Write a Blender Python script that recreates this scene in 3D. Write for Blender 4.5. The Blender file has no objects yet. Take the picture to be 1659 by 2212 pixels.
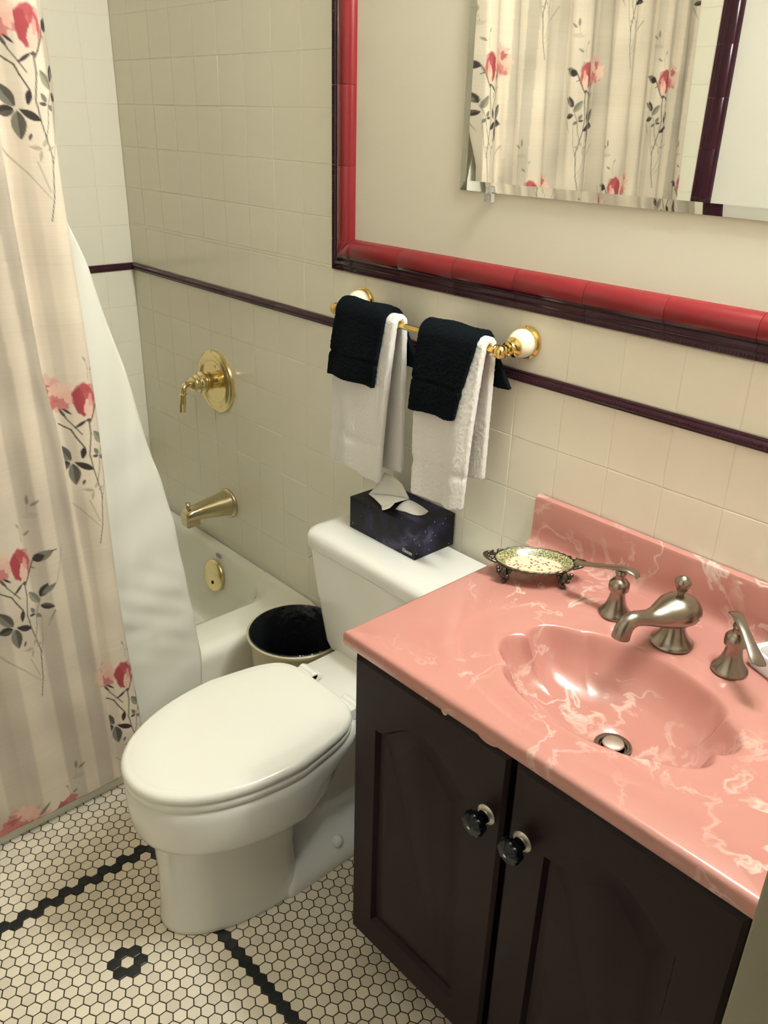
import bpy, math, random
import numpy as np
from mathutils import Vector, Matrix, noise as mnoise

random.seed(4)
rng = np.random.default_rng(7)
S = bpy.context.scene
COL = S.collection
PI = math.pi
ORG = {}

# ------------------------------------------------------------------ helpers
def lin(c):
    return tuple((v / 12.92 if v <= .04045 else ((v + .055) / 1.055) ** 2.4) for v in c)

def hexc(r, g, b):
    return lin((r / 255, g / 255, b / 255))

def tag(o, label=None, cat=None, group=None, kind=None):
    if label: o['label'] = label
    if cat: o['category'] = cat
    if group: o['group'] = group
    if kind: o['kind'] = kind
    return o

def empty(name, loc, label, cat, group=None):
    o = bpy.data.objects.new(name, None)
    o.location = loc
    o.empty_display_size = .02
    COL.objects.link(o)
    ORG[o.name] = Vector(loc)
    return tag(o, label, cat, group)

class MB:
    """collects vertices and faces in world coordinates; build() links them as one mesh object"""
    def __init__(self):
        self.v, self.f, self.m = [], [], []
    def add(self, verts, faces, mi=0):
        n = len(self.v)
        self.v += [tuple(p) for p in verts]
        for f in faces:
            self.f.append(tuple(n + i for i in f)); self.m.append(mi)
        return n
    def box(self, x0, x1, y0, y1, z0, z1, mi=0):
        vs = [(x, y, z) for x in (x0, x1) for y in (y0, y1) for z in (z0, z1)]
        self.add(vs, [(0, 1, 3, 2), (4, 6, 7, 5), (0, 4, 5, 1), (2, 3, 7, 6), (0, 2, 6, 4), (1, 5, 7, 3)], mi)
    def loft(self, rings, cap0=True, cap1=True, closed=True, mi=0):
        n = len(rings[0]); vs = [p for r in rings for p in r]; fs = []
        for i in range(len(rings) - 1):
            for j in range(n if closed else n - 1):
                k = (j + 1) % n
                fs.append((i * n + j, i * n + k, (i + 1) * n + k, (i + 1) * n + j))
        if cap0: fs.append(tuple(reversed(range(n))))
        if cap1: fs.append(tuple(range((len(rings) - 1) * n, len(rings) * n)))
        self.add(vs, fs, mi)
    def lathe(self, prof, origin, axis=(0, 0, 1), seg=32, mi=0, cap=True, ripple=None):
        a = Vector(axis).normalized()
        u = a.orthogonal().normalized(); w = a.cross(u)
        o = Vector(origin); rings = []
        for r, h in prof:
            ring = []
            for k in range(seg):
                t = 2 * PI * k / seg
                rr = r * (1 + (ripple(t, h) if ripple else 0))
                ring.append(o + a * h + (u * math.cos(t) + w * math.sin(t)) * rr)
            rings.append(ring)
        self.loft(rings, cap, cap, mi=mi)
    def tube(self, pts, radii, seg=16, mi=0, flat=None, sub=6):
        P = [Vector(p) for p in pts]
        if not hasattr(radii, '__len__'): radii = [radii] * len(P)
        if sub > 1 and len(P) > 2:
            Q, R = [], []
            for i in range(len(P) - 1):
                p0, p1, p2, p3 = P[max(i - 1, 0)], P[i], P[i + 1], P[min(i + 2, len(P) - 1)]
                for s in range(sub):
                    t = s / sub
                    Q.append(.5 * ((2 * p1) + (p2 - p0) * t + (2 * p0 - 5 * p1 + 4 * p2 - p3) * t * t + (3 * p1 - p0 - 3 * p2 + p3) * t ** 3))
                    R.append(radii[i] * (1 - t) + radii[i + 1] * t)
            Q.append(P[-1]); R.append(radii[-1]); P, radii = Q, R
        rings = []; up = None
        for i, p in enumerate(P):
            d = (P[min(i + 1, len(P) - 1)] - P[max(i - 1, 0)]).normalized()
            if up is None:
                up = d.orthogonal().normalized() if flat is None else (Vector(flat) - d * d.dot(Vector(flat))).normalized()
            up = (up - d * d.dot(up)).normalized()
            w = d.cross(up); r = radii[i]
            ru, rw = (r if not isinstance(r, tuple) else r[0]), (r if not isinstance(r, tuple) else r[1])
            rings.append([p + up * math.cos(2 * PI * k / seg) * ru + w * math.sin(2 * PI * k / seg) * rw for k in range(seg)])
        self.loft(rings, mi=mi)
    def ball(self, c, r, seg=20, ring=12, mi=0, sc=(1, 1, 1)):
        rings = []
        for i in range(1, ring):
            t = PI * i / ring
            rings.append([(c[0] + r * sc[0] * math.sin(t) * math.cos(2 * PI * k / seg), c[1] + r * sc[1] * math.sin(t) * math.sin(2 * PI * k / seg), c[2] - r * sc[2] * math.cos(t)) for k in range(seg)])
        self.loft(rings, mi=mi)
    def build(self, name, mats, parent=None, smooth=40, bevel=0, subsurf=0, org=None):
        base = ORG[parent.name] if parent else Vector(org or (0, 0, 0))
        me = bpy.data.meshes.new(name)
        me.from_pydata([tuple(Vector(p) - base) for p in self.v], [], self.f)
        mats = mats if isinstance(mats, (list, tuple)) else [mats]
        for m in mats: me.materials.append(m)
        if len(mats) > 1: me.polygons.foreach_set('material_index', self.m)
        if smooth:
            me.polygons.foreach_set('use_smooth', [True] * len(me.polygons))
            me.set_sharp_from_angle(angle=math.radians(smooth))
        me.update(); me.validate()
        o = bpy.data.objects.new(name, me)
        COL.objects.link(o)
        if parent: o.parent = parent
        else: o.location = base
        ORG[o.name] = Vector(base)
        if bevel:
            b = o.modifiers.new('Bevel', 'BEVEL'); b.width = bevel; b.segments = 3; b.limit_method = 'ANGLE'; b.angle_limit = math.radians(35)
            b.harden_normals = False
        if subsurf:
            s = o.modifiers.new('Subdivision', 'SUBSURF'); s.levels = subsurf; s.render_levels = subsurf
        return o

def dup(root, loc, label=None):
    r = root.copy(); COL.objects.link(r); r.location = loc
    if label: r['label'] = label
    ORG[r.name] = Vector(loc)
    for ch in list(root.children):
        c = ch.copy(); COL.objects.link(c); c.parent = r
        for g in list(ch.children):
            d = g.copy(); COL.objects.link(d); d.parent = c
    return r

# ------------------------------------------------------------------ materials
def mat(name, color, rough=.5, metal=0., coat=0., spec=.5, trans=0., sheen=0., ior=1.5, noise=None, bump=None, sss=0.):
    m = bpy.data.materials.new(name); m.use_nodes = True
    nt = m.node_tree; b = nt.nodes['Principled BSDF']
    b.inputs['Base Color'].default_value = (*color, 1)
    b.inputs['Roughness'].default_value = rough
    b.inputs['Metallic'].default_value = metal
    b.inputs['Coat Weight'].default_value = coat
    b.inputs['Coat Roughness'].default_value = .08
    b.inputs['Specular IOR Level'].default_value = spec
    b.inputs['Transmission Weight'].default_value = trans
    b.inputs['Sheen Weight'].default_value = sheen
    b.inputs['IOR'].default_value = ior
    if sss:
        b.inputs['Subsurface Weight'].default_value = sss
        b.inputs['Subsurface Radius'].default_value = (.01, .008, .005)
    tc = nt.nodes.new('ShaderNodeTexCoord')
    if noise:                                   # (scale, colour2, detail)
        n = nt.nodes.new('ShaderNodeTexNoise'); n.inputs['Scale'].default_value = noise[0]; n.inputs['Detail'].default_value = 4
        nt.links.new(tc.outputs['Object'], n.inputs['Vector'])
        mx = nt.nodes.new('ShaderNodeMix'); mx.data_type = 'RGBA'
        mx.inputs[6].default_value = (*color, 1); mx.inputs[7].default_value = (*noise[1], 1)
        nt.links.new(n.outputs['Fac'], mx.inputs[0]); nt.links.new(mx.outputs[2], b.inputs['Base Color'])
    if bump:                                    # (scale, strength, distance)
        n = nt.nodes.new('ShaderNodeTexNoise'); n.inputs['Scale'].default_value = bump[0]; n.inputs['Detail'].default_value = 3
        nt.links.new(tc.outputs['Object'], n.inputs['Vector'])
        bp = nt.nodes.new('ShaderNodeBump'); bp.inputs['Strength'].default_value = bump[1]; bp.inputs['Distance'].default_value = bump[2]
        nt.links.new(n.outputs['Fac'], bp.inputs['Height']); nt.links.new(bp.outputs['Normal'], b.inputs['Normal'])
    return m

M = {}
M['tile'] = mat('wall_tile_glaze', (.86, .815, .68), .14, bump=(9, .05, .004))
M['grout'] = mat('wall_grout', (.80, .75, .62), .8)
M['paint'] = mat('wall_paint', (.67, .625, .51), .6, bump=(180, .06, .001))
M['ceil'] = mat('ceiling_paint', (.75, .72, .65), .8)
M['hexw'] = mat('hex_tile_white', (.83, .745, .59), .28)
M['hexb'] = mat('hex_tile_black', (.012, .016, .018), .25)
M['hexg'] = mat('hex_grout', (.035, .024, .010), .9)
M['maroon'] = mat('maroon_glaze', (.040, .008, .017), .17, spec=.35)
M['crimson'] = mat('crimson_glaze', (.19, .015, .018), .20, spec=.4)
M['porcelain'] = mat('porcelain', (.79, .78, .71), .08, coat=.4)
M['seat'] = mat('seat_plastic', (.80, .785, .70), .16)
M['tub'] = mat('tub_enamel', (.84, .83, .72), .12, coat=.4)
M['brass'] = mat('polished_brass', (.80, .66, .36), .16, 1)
M['gold'] = mat('gold_brass', (.80, .58, .20), .14, 1)
M['brass2'] = mat('satin_brass', (.60, .51, .32), .24, 1)
M['nickel'] = mat('brushed_nickel', (.33, .285, .235), .27, 1)
M['ivory'] = mat('ivory_ceramic', (.86, .80, .60), .12, coat=.5)
M['towel'] = mat('white_terry', (.84, .81, .76), .95, sheen=.3, bump=(900, .7, .0025))
M['black'] = mat('black_terry', (.0045, .007, .009), 1., spec=.08, bump=(900, .8, .0025))
M['wood'] = mat('dark_stained_wood', (.0120, .0042, .0048), .45, spec=.22, noise=(6, (.0155, .0056, .0060)), bump=(60, .05, .001))
M['toe'] = mat('toe_kick', (.012, .008, .007), .6)
M['knob'] = mat('black_glass', (.004, .007, .010), .08, spec=.45)
M['mirror'] = mat('mirror_silver', (.90, .91, .86), .01, 1)
M['clear'] = mat('clear_plastic', (.95, .95, .9), .08, trans=.9)
M['binout'] = mat('bin_plastic', (.50, .45, .29), .35)
M['bag'] = mat('black_bag_film', (.012, .014, .016), .22, bump=(40, .6, .01))
M['tissue'] = mat('tissue_paper', (.86, .84, .78), .9, sss=.2)
M['cardin'] = mat('carton_inside', (.25, .19, .12), .8)
M['pewter'] = mat('dark_pewter', (.20, .18, .14), .35, 1, noise=(220, (.05, .045, .03)))
M['white'] = mat('white_plastic', (.82, .78, .77), .3)
M['brown'] = mat('brown_soap', (.12, .06, .035), .4)
M['pale'] = mat('pale_bottle', (.55, .52, .42), .25)
M['jamb'] = mat('jamb_paint', (.29, .255, .175), .45)
M['logo'] = mat('logo_ink', (.55, .55, .62), .6)
M['darkhole'] = mat('dark_hole', (.01, .009, .007), .8)
M['steel'] = mat('pale_satin_metal', (.72, .65, .56), .38, 1)
M['chrome'] = mat('chrome', (.7, .68, .62), .1, 1)
M['bluegrey'] = mat('grey_stamp', (.42, .42, .46), .6)

def marble():
    m = mat('pink_cultured_marble', (.71, .285, .225), .13, coat=.35)
    nt = m.node_tree; b = nt.nodes['Principled BSDF']; N = nt.nodes.new; L = nt.links.new
    tc = [n for n in nt.nodes if n.type == 'TEX_COORD'][0]
    warp = N('ShaderNodeTexNoise'); warp.inputs['Scale'].default_value = 5.5; warp.inputs['Detail'].default_value = 3
    L(tc.outputs['Object'], warp.inputs['Vector'])
    vm = N('ShaderNodeVectorMath'); vm.operation = 'MULTIPLY_ADD'
    vm.inputs[1].default_value = (.28, .28, .28)
    L(warp.outputs['Color'], vm.inputs[0]); L(tc.outputs['Object'], vm.inputs[2])
    vein = N('ShaderNodeTexNoise'); vein.inputs['Scale'].default_value = 7; vein.inputs['Detail'].default_value = 5; vein.inputs['Roughness'].default_value = .55
    L(vm.outputs[0], vein.inputs['Vector'])
    d = N('ShaderNodeMath'); d.operation = 'SUBTRACT'; d.inputs[1].default_value = .5; L(vein.outputs['Fac'], d.inputs[0])
    ab = N('ShaderNodeMath'); ab.operation = 'ABSOLUTE'; L(d.outputs[0], ab.inputs[0])
    r1 = N('ShaderNodeMapRange'); r1.inputs[1].default_value = .0; r1.inputs[2].default_value = .022; r1.inputs[3].default_value = 1; r1.inputs[4].default_value = 0
    L(ab.outputs[0], r1.inputs[0])
    msk = N('ShaderNodeTexNoise'); msk.inputs['Scale'].default_value = 4.2; msk.inputs['Detail'].default_value = 2
    L(tc.outputs['Object'], msk.inputs['Vector'])
    r2 = N('ShaderNodeMapRange'); r2.inputs[1].default_value = .47; r2.inputs[2].default_value = .63; L(msk.outputs['Fac'], r2.inputs[0])
    mu = N('ShaderNodeMath'); mu.operation = 'MULTIPLY'; L(r1.outputs[0], mu.inputs[0]); L(r2.outputs[0], mu.inputs[1])
    # broader cloudy streaks
    cl = N('ShaderNodeTexNoise'); cl.inputs['Scale'].default_value = 16; cl.inputs['Detail'].default_value = 4; L(vm.outputs[0], cl.inputs['Vector'])
    r3 = N('ShaderNodeMapRange'); r3.inputs[1].default_value = .60; r3.inputs[2].default_value = .74; r3.inputs[4].default_value = .55; L(cl.outputs['Fac'], r3.inputs[0])
    mu2 = N('ShaderNodeMath'); mu2.operation = 'MULTIPLY'; L(r3.outputs[0], mu2.inputs[0]); L(r2.outputs[0], mu2.inputs[1])
    mx0 = N('ShaderNodeMath'); mx0.operation = 'MAXIMUM'; L(mu.outputs[0], mx0.inputs[0]); L(mu2.outputs[0], mx0.inputs[1])
    sc = N('ShaderNodeMath'); sc.operation = 'MULTIPLY'; sc.inputs[1].default_value = .72; L(mx0.outputs[0], sc.inputs[0])
    mx = N('ShaderNodeMix'); mx.data_type = 'RGBA'
    mx.inputs[6].default_value = (.50, .225, .185, 1); mx.inputs[7].default_value = (.78, .62, .53, 1)
    L(sc.outputs[0], mx.inputs[0]); L(mx.outputs[2], b.inputs['Base Color'])
    return m
M['marble'] = marble()

def attr_mat(name, attr, rough, translucent=0., coat=0.):
    m = mat(name, (.8, .8, .8), rough, coat=coat)
    nt = m.node_tree; b = nt.nodes['Principled BSDF']
    a = nt.nodes.new('ShaderNodeAttribute'); a.attribute_name = attr
    nt.links.new(a.outputs['Color'], b.inputs['Base Color'])
    if translucent:
        t = nt.nodes.new('ShaderNodeBsdfTranslucent'); nt.links.new(a.outputs['Color'], t.inputs['Color'])
        mx = nt.nodes.new('ShaderNodeMixShader'); mx.inputs[0].default_value = translucent
        out = [n for n in nt.nodes if n.type == 'OUTPUT_MATERIAL'][0]
        nt.links.new(b.outputs[0], mx.inputs[1]); nt.links.new(t.outputs[0], mx.inputs[2]); nt.links.new(mx.outputs[0], out.inputs[0])
    return m
M['curtain'] = attr_mat('printed_curtain_cloth', 'print', .8, .2)
M['liner'] = mat('white_liner_film', (.87, .85, .76), .35)
def _liner():
    nt = M['liner'].node_tree; b = nt.nodes['Principled BSDF']
    t = nt.nodes.new('ShaderNodeBsdfTranslucent'); t.inputs['Color'].default_value = (.85, .85, .8, 1)
    mx = nt.nodes.new('ShaderNodeMixShader'); mx.inputs[0].default_value = .3
    out = [n for n in nt.nodes if n.type == 'OUTPUT_MATERIAL'][0]
    nt.links.new(b.outputs[0], mx.inputs[1]); nt.links.new(t.outputs[0], mx.inputs[2]); nt.links.new(mx.outputs[0], out.inputs[0])
_liner()

def galaxy():
    m = mat('night_sky_print', (.006, .006, .012), .4, spec=.25)
    nt = m.node_tree; b = nt.nodes['Principled BSDF']; N = nt.nodes.new; L = nt.links.new
    tc = [n for n in nt.nodes if n.type == 'TEX_COORD'][0]
    n1 = N('ShaderNodeTexNoise'); n1.inputs['Scale'].default_value = 11; n1.inputs['Detail'].default_value = 6; n1.inputs['Roughness'].default_value = .6
    n1.inputs['Distortion'].default_value = .6
    L(tc.outputs['Object'], n1.inputs['Vector'])
    r = N('ShaderNodeValToRGB'); e = r.color_ramp.elements
    e[0].position = .46; e[0].color = (.004, .004, .007, 1); e[1].position = .72; e[1].color = (.13, .125, .19, 1)
    k = e.new(.57); k.color = (.016, .014, .05, 1)
    L(n1.outputs['Fac'], r.inputs[0])
    v = N('ShaderNodeTexVoronoi'); v.inputs['Scale'].default_value = 75; L(tc.outputs['Object'], v.inputs['Vector'])
    lt = N('ShaderNodeMath'); lt.operation = 'LESS_THAN'; lt.inputs[1].default_value = .11; L(v.outputs['Distance'], lt.inputs[0])
    sp = N('ShaderNodeSeparateColor'); L(v.outputs['Color'], sp.inputs[0])
    gt = N('ShaderNodeMath'); gt.operation = 'GREATER_THAN'; gt.inputs[1].default_value = .62; L(sp.outputs[0], gt.inputs[0])
    mu = N('ShaderNodeMath'); mu.operation = 'MULTIPLY'; L(lt.outputs[0], mu.inputs[0]); L(gt.outputs[0], mu.inputs[1])
    mx = N('ShaderNodeMix'); mx.data_type = 'RGBA'; mx.inputs[7].default_value = (.35, .36, .48, 1)
    L(mu.outputs[0], mx.inputs[0]); L(r.outputs[0], mx.inputs[6]); L(mx.outputs[2], b.inputs['Base Color'])
    return m
M['galaxy'] = galaxy()

def dish_glaze():
    m = mat('painted_dish_glaze', (.8, .7, .42), .2, coat=.4)
    nt = m.node_tree; b = nt.nodes['Principled BSDF']; N = nt.nodes.new; L = nt.links.new
    a = N('ShaderNodeAttribute'); a.attribute_name = 'ring'
    tc = [n for n in nt.nodes if n.type == 'TEX_COORD'][0]
    ns = N('ShaderNodeTexNoise'); ns.inputs['Scale'].default_value = 420; L(tc.outputs['Object'], ns.inputs['Vector'])
    g = N('ShaderNodeValToRGB'); e = g.color_ramp.elements
    e[0].position = .44; e[0].color = (.09, .10, .03, 1); e[1].position = .58; e[1].color = (.50, .46, .24, 1)
    L(ns.outputs['Fac'], g.inputs[0])
    v = N('ShaderNodeTexVoronoi'); v.inputs['Scale'].default_value = 135; L(tc.outputs['Object'], v.inputs['Vector'])
    c = N('ShaderNodeValToRGB'); c.color_ramp.interpolation = 'LINEAR'; e = c.color_ramp.elements
    e[0].position = .20; e[0].color = (.24, .06, .05, 1); e[1].position = .44; e[1].color = (.74, .62, .42, 1)
    k = e.new(.33); k.color = (.62, .34, .22, 1)
    L(v.outputs['Distance'], c.inputs[0])
    mx = N('ShaderNodeMix'); mx.data_type = 'RGBA'
    L(a.outputs['Fac'], mx.inputs[0]); L(c.outputs[0], mx.inputs[6]); L(g.outputs[0], mx.inputs[7]); L(mx.outputs[2], b.inputs['Base Color'])
    return m
M['dish'] = dish_glaze()

# ------------------------------------------------------------------ camera
cam = bpy.data.cameras.new('camera'); co = bpy.data.objects.new('camera', cam); COL.objects.link(co)
cam.sensor_fit = 'HORIZONTAL'; cam.sensor_width = 36; cam.lens = 1818.78 / 1659 * 36
cam.clip_start = .02
Rz = lambda a: Matrix.Rotation(a, 3, 'Z')
Rx = lambda a: Matrix.Rotation(a, 3, 'X')
R = Rz(.819372919) @ Rx(1.13300690) @ Rz(.0285337419)
co.matrix_world = Matrix.Translation((2.49135, -1.23965, 1.48344)) @ R.to_4x4()
S.camera = co

# ------------------------------------------------------------------ room shell
T = .1095
VX = 1.5229              # a vertical joint on the wall behind the sink
XR, YO, ZC = 2.318, -1.62, 2.35
RAIL0, RAIL1 = 1.040, 1.0605
FX0, FZ0 = .977, 1.172   # outer corner of the glazed border round the painted panel

def tile_rect(mb, a0, a1, b0, b1, P, g=.0011, bev=.0016, dep=.0011):
    if a1 - a0 < .006 or b1 - b0 < .006: return
    t = [random.uniform(-.00022, .00022) for _ in range(3)]
    def d(a, b): return t[0] + t[1] * (a - a0) / T + t[2] * (b - b0) / T
    o = [(a0 + g / 2, b0 + g / 2), (a1 - g / 2, b0 + g / 2), (a1 - g / 2, b1 - g / 2), (a0 + g / 2, b1 - g / 2)]
    i = [(a0 + g / 2 + bev, b0 + g / 2 + bev), (a1 - g / 2 - bev, b0 + g / 2 + bev), (a1 - g / 2 - bev, b1 - g / 2 - bev), (a0 + g / 2 + bev, b1 - g / 2 - bev)]
    mid = [((p[0] * .35 + q[0] * .65), (p[1] * .35 + q[1] * .65)) for p, q in zip(i, o)]
    vs = [P(a, b, dep) for a, b in o] + [P(a, b, .0003 + d(a, b)) for a, b in mid] + [P(a, b, d(a, b)) for a, b in i]
    fs = [(8, 9, 10, 11)]
    for k in range(4):
        n = (k + 1) % 4
        fs += [(k, n, 4 + n, 4 + k), (4 + k, 4 + n, 8 + n, 8 + k)]
    mb.add(vs, fs, 0)

rows_up = [RAIL1 + k * T for k in range(0, 13)]
rows_dn = [RAIL0 - (k) * T - (.0015 if k else 0) for k in range(0, 11)]
def spans(lo, hi, lines):
    c = [lo] + sorted(x for x in lines if lo + .004 < x < hi - .004) + [hi]
    return list(zip(c[:-1], c[1:]))
cols = [VX + k * T for k in range(-15, 9)]

# back wall (faces -y, its tile face at y = 0)
mb = MB()
Pb = lambda a, b, d: (a, d, b)
for a0, a1 in spans(0, XR, cols):
    for b0, b1 in spans(0, RAIL0, rows_dn): tile_rect(mb, a0, a1, b0, b1, Pb)
    for b0, b1 in spans(RAIL1, FZ0 + .006, rows_up): tile_rect(mb, a0, a1, b0, b1, Pb)
for a0, a1 in spans(0, FX0 + .006, cols):
    for b0, b1 in spans(FZ0 + .006, ZC, rows_up): tile_rect(mb, a0, a1, b0, b1, Pb)
mb.add([(0, .0008, 0), (XR, .0008, 0), (XR, .0008, ZC), (0, .0008, ZC)], [(0, 1, 2, 3)], 1)
mb.add([(FX0 + .03, .0, FZ0 + .03), (XR, .0, FZ0 + .03), (XR, .0, ZC), (FX0 + .03, .0, ZC)], [(0, 1, 2, 3)], 2)
mb.box(0, XR, .002, .09, 0, ZC, 1)
wb = mb.build('wall_back', [M['tile'], M['grout'], M['paint']], smooth=0); tag(wb, kind='structure')

# wall beyond the tub (faces +x)
mb = MB(); Pl = lambda a, b, d: (-d, a, b)
lcols = [-.093 - k * T for k in range(0, 15)]
for a0, a1 in spans(YO, 0, lcols):
    for b0, b1 in spans(0, RAIL0, rows_dn) + spans(RAIL1, ZC, rows_up): tile_rect(mb, a1, a0, b0, b1, Pl) if False else tile_rect(mb, a0, a1, b0, b1, Pl)
mb.box(-.09, -.0008, YO, .09, 0, ZC, 1)
tag(mb.build('wall_left', [M['tile'], M['grout']], smooth=0), kind='structure')

# wall opposite the sink (seen in the mirror): tiled beside the tub, painted beyond a glazed border
mb = MB(); Po = lambda a, b, d: (a, YO - d, b)
ocols = [.945 - k * T for k in range(0, 9)]
for a0, a1 in spans(0, .945, ocols):
    for b0, b1 in spans(0, RAIL0, rows_dn) + spans(RAIL1, ZC, rows_up): tile_rect(mb, a0, a1, b0, b1, Po)
mb.box(0, XR, YO - .09, YO - .0008, 0, ZC, 1)
mb.add([(.95, YO, 0), (XR, YO, 0), (XR, YO, ZC), (.95, YO, ZC)], [(3, 2, 1, 0)], 2)
tag(mb.build('wall_front', [M['tile'], M['grout'], M['ceil']], smooth=0), kind='structure')

# wall on the right with the doorway the photograph is taken from
mb = MB(); XO = XR + .125; JY = -.556; JY2 = -1.45; DZ = 2.03
for y0, y1, z0, z1 in ((JY + .02, .09, 0, ZC), (YO, JY2 - .02, 0, ZC), (JY2 - .02, JY + .02, DZ + .02, ZC)):
    mb.box(XR, XO, y0, y1, z0, z1)
tag(mb.build('wall_right', M['paint'], smooth=0), kind='structure')
mb = MB()
mb.box(XR - .002, XO + .012, JY, JY + .02, 0, DZ)
mb.box(XR - .002, XO + .012, JY2 - .02, JY2, 0, DZ)
mb.box(XR - .002, XO + .012, JY2 - .02, JY + .02, DZ, DZ + .02)
mb.box(XR + .045, XR + .085, JY - .012, JY, 0, DZ)          # the stop strip
tag(mb.build('door_1', M['jamb'], smooth=30, bevel=.003), kind='structure')

mb = MB(); mb.box(-.09, XO, YO - .09, .09, ZC, ZC + .06)
tag(mb.build('ceiling', M['ceil'], smooth=0), kind='structure')

# floor: one-inch hexagon mosaic with a dark border line and a flower
def floor():
    HP = .02466; HX, HY = 1.37178, -.83502; ry = HP * math.sqrt(3) / 2
    black = set()
    for i in (0, ): pass
    for q in ((1, 0), (0, 1), (-1, 1), (-1, 0), (0, -1), (1, -1)): black.add(q)   # ring of six
    J8 = 8
    # axial (i, j): x = HX + i*HP + j*HP/2 , y = HY + j*ry
    for i in range(-13, 40): black.add((i, J8))
    zig = []
    for j in range(J8, -40, -1): zig.append(j)
    x_z = HX - 13 * HP + J8 * HP / 2
    for j in range(J8, -40, -1):
        i = round(-13 + (J8 - j) / 2 - .01)
        black.add((i, j))
    r = HP / math.sqrt(3)
    w = MB(); k6 = [(math.sin(PI / 3 * k), math.cos(PI / 3 * k)) for k in range(6)]
    go, gi = 1 - .0019 / HP, 1 - .0036 / HP
    for j in range(-33, 38):
        y = HY + j * ry
        if y > .02 or y < YO - .02: continue
        for i in range(-80, 80):
            x = HX + i * HP + j * HP / 2
            if x < .80 or x > XR + .15: continue
            b = (i, j) in black
            tl = [random.uniform(-.012, .012) for _ in range(2)]
            f = lambda px, py, z: (px, py, z + tl[0] * (px - x) + tl[1] * (py - y))
            vs = [f(x + r * go * a, y + r * go * c, -.0012) for a, c in k6] + [f(x + r * (go * .6 + gi * .4) * a, y + r * (go * .6 + gi * .4) * c, -.0003) for a, c in k6] + [f(x + r * gi * a, y + r * gi * c, 0) for a, c in k6]
            fs = [tuple(12 + (5 - k) for k in range(6))]
            for k in range(6):
                n = (k + 1) % 6
                fs += [(n, k, 6 + k, 6 + n), (6 + n, 6 + k, 12 + k, 12 + n)]
            w.add(vs, fs, 1 if b else 0)
    w.add([(-.09, YO - .09, -.0009), (XO + .3, YO - .09, -.0009), (XO + .3, .09, -.0009), (-.09, .09, -.0009)], [(0, 1, 2, 3)], 2)
    w.box(-.09, XO + .3, YO - .09, .09, -.06, -.002, 2)
    o = w.build('floor', [M['hexw'], M['hexb'], M['hexg']], smooth=0)
    # tiny shade differences from tile to tile, as fired
    me = o.data
    at = me.attributes.new('shade', 'FLOAT', 'FACE')
    n = len(me.polygons); val = np.ones(n, 'f'); val[:(n // 13) * 13] = np.repeat(rng.uniform(.86, 1.05, n // 13), 13)[: (n // 13) * 13]
    at.data.foreach_set('value', val)
    nt = M['hexw'].node_tree; b = nt.nodes['Principled BSDF']
    a = nt.nodes.new('ShaderNodeAttribute'); a.attribute_name = 'shade'
    vm = nt.nodes.new('ShaderNodeVectorMath'); vm.operation = 'SCALE'; vm.inputs[0].default_value = b.inputs['Base Color'].default_value[:3]
    nt.links.new(a.outputs['Fac'], vm.inputs['Scale']); nt.links.new(vm.outputs[0], b.inputs['Base Color'])
    tag(o, kind='structure')
floor()

# ---------------- glazed borders (structure)
def sweep_profile(prof, p0, p1, outw, up, mi_of, mb, joints, gap=.0007):
    """profile points (u along 'up', d along 'outw'); cut into tiles at the joints"""
    p0, p1, outw, up = Vector(p0), Vector(p1), Vector(outw), Vector(up)
    L = (p1 - p0).length; d = (p1 - p0) / L
    cuts = [0] + [j for j in joints if .004 < j < L - .004] + [L]
    for a, b in zip(cuts[:-1], cuts[1:]):
        rings = []
        for s, k in ((a + gap / 2, .985), (a + gap / 2 + .0012, 1), (b - gap / 2 - .0012, 1), (b - gap / 2, .985)):
            rings.append([p0 + d * s + up * u + outw * (h * k) for u, h in prof])
        n = len(prof)
        for r in range(3):
            for q in range(n - 1):
                mb.add([rings[r][q], rings[r][q + 1], rings[r + 1][q + 1], rings[r + 1][q]], [(0, 1, 2, 3)], mi_of(q))
        mb.add(rings[0], [tuple(range(n))], mi_of(0)); mb.add(rings[3], [tuple(reversed(range(n)))], mi_of(0))

def weld(o, sm=50):
    bm_ = __import__('bmesh').new(); bm_.from_mesh(o.data)
    __import__('bmesh').ops.remove_doubles(bm_, verts=bm_.verts, dist=1e-5)
    __import__('bmesh').ops.recalc_face_normals(bm_, faces=bm_.faces)
    bm_.to_mesh(o.data); bm_.free()
    o.data.polygons.foreach_set('use_smooth', [True] * len(o.data.polygons))
    o.data.set_sharp_from_angle(angle=math.radians(sm))

# border profile: u measured from the outer edge towards the painted panel
W = .0715
prof = [(0, -.001), (0, .006), (.002, .0085), (.010, .0085), (.0115, .007), (.013, .007), (.0145, .011), (.018, .0125), (.0215, .0125), (.024, .0105), (.026, .0105)]
nm = len(prof)
for k in range(11):                                     # quarter-round next to the painted panel
    t = PI * k / 10
    prof.append((.0265 + (W - .0265) * (1 - math.cos(t)) / 2, .0105 + .0125 * math.sin(t) if k < 5 else .023 * math.sin(t)))
prof[-1] = (W, -.001)
def ropes(mb, p0, d, up, outw, L, u0, step=.0062):
    p0, d, up, outw = Vector(p0), Vector(d), Vector(up), Vector(outw)
    s = .004
    while s < L - .004:                                 # slanted beads of the rope relief
        a = p0 + d * s + up * u0 + outw * .0083
        e1 = (d * .5 + up * 1).normalized() * .0034; e2 = e1.cross(outw).normalized() * .0021
        mb.add([a - e1 - e2 * .6, a - e1 + e2 * .6, a + e1 + e2 * .6, a + e1 - e2 * .6, a - e1 * .5 + outw * .0016, a + e1 * .5 + outw * .0016],
               [(0, 4, 5, 3), (1, 2, 5, 4), (0, 1, 4), (2, 3, 5)], 0)
        s += step
jb = [.067 + k * .152 for k in range(-1, 12)]
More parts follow.
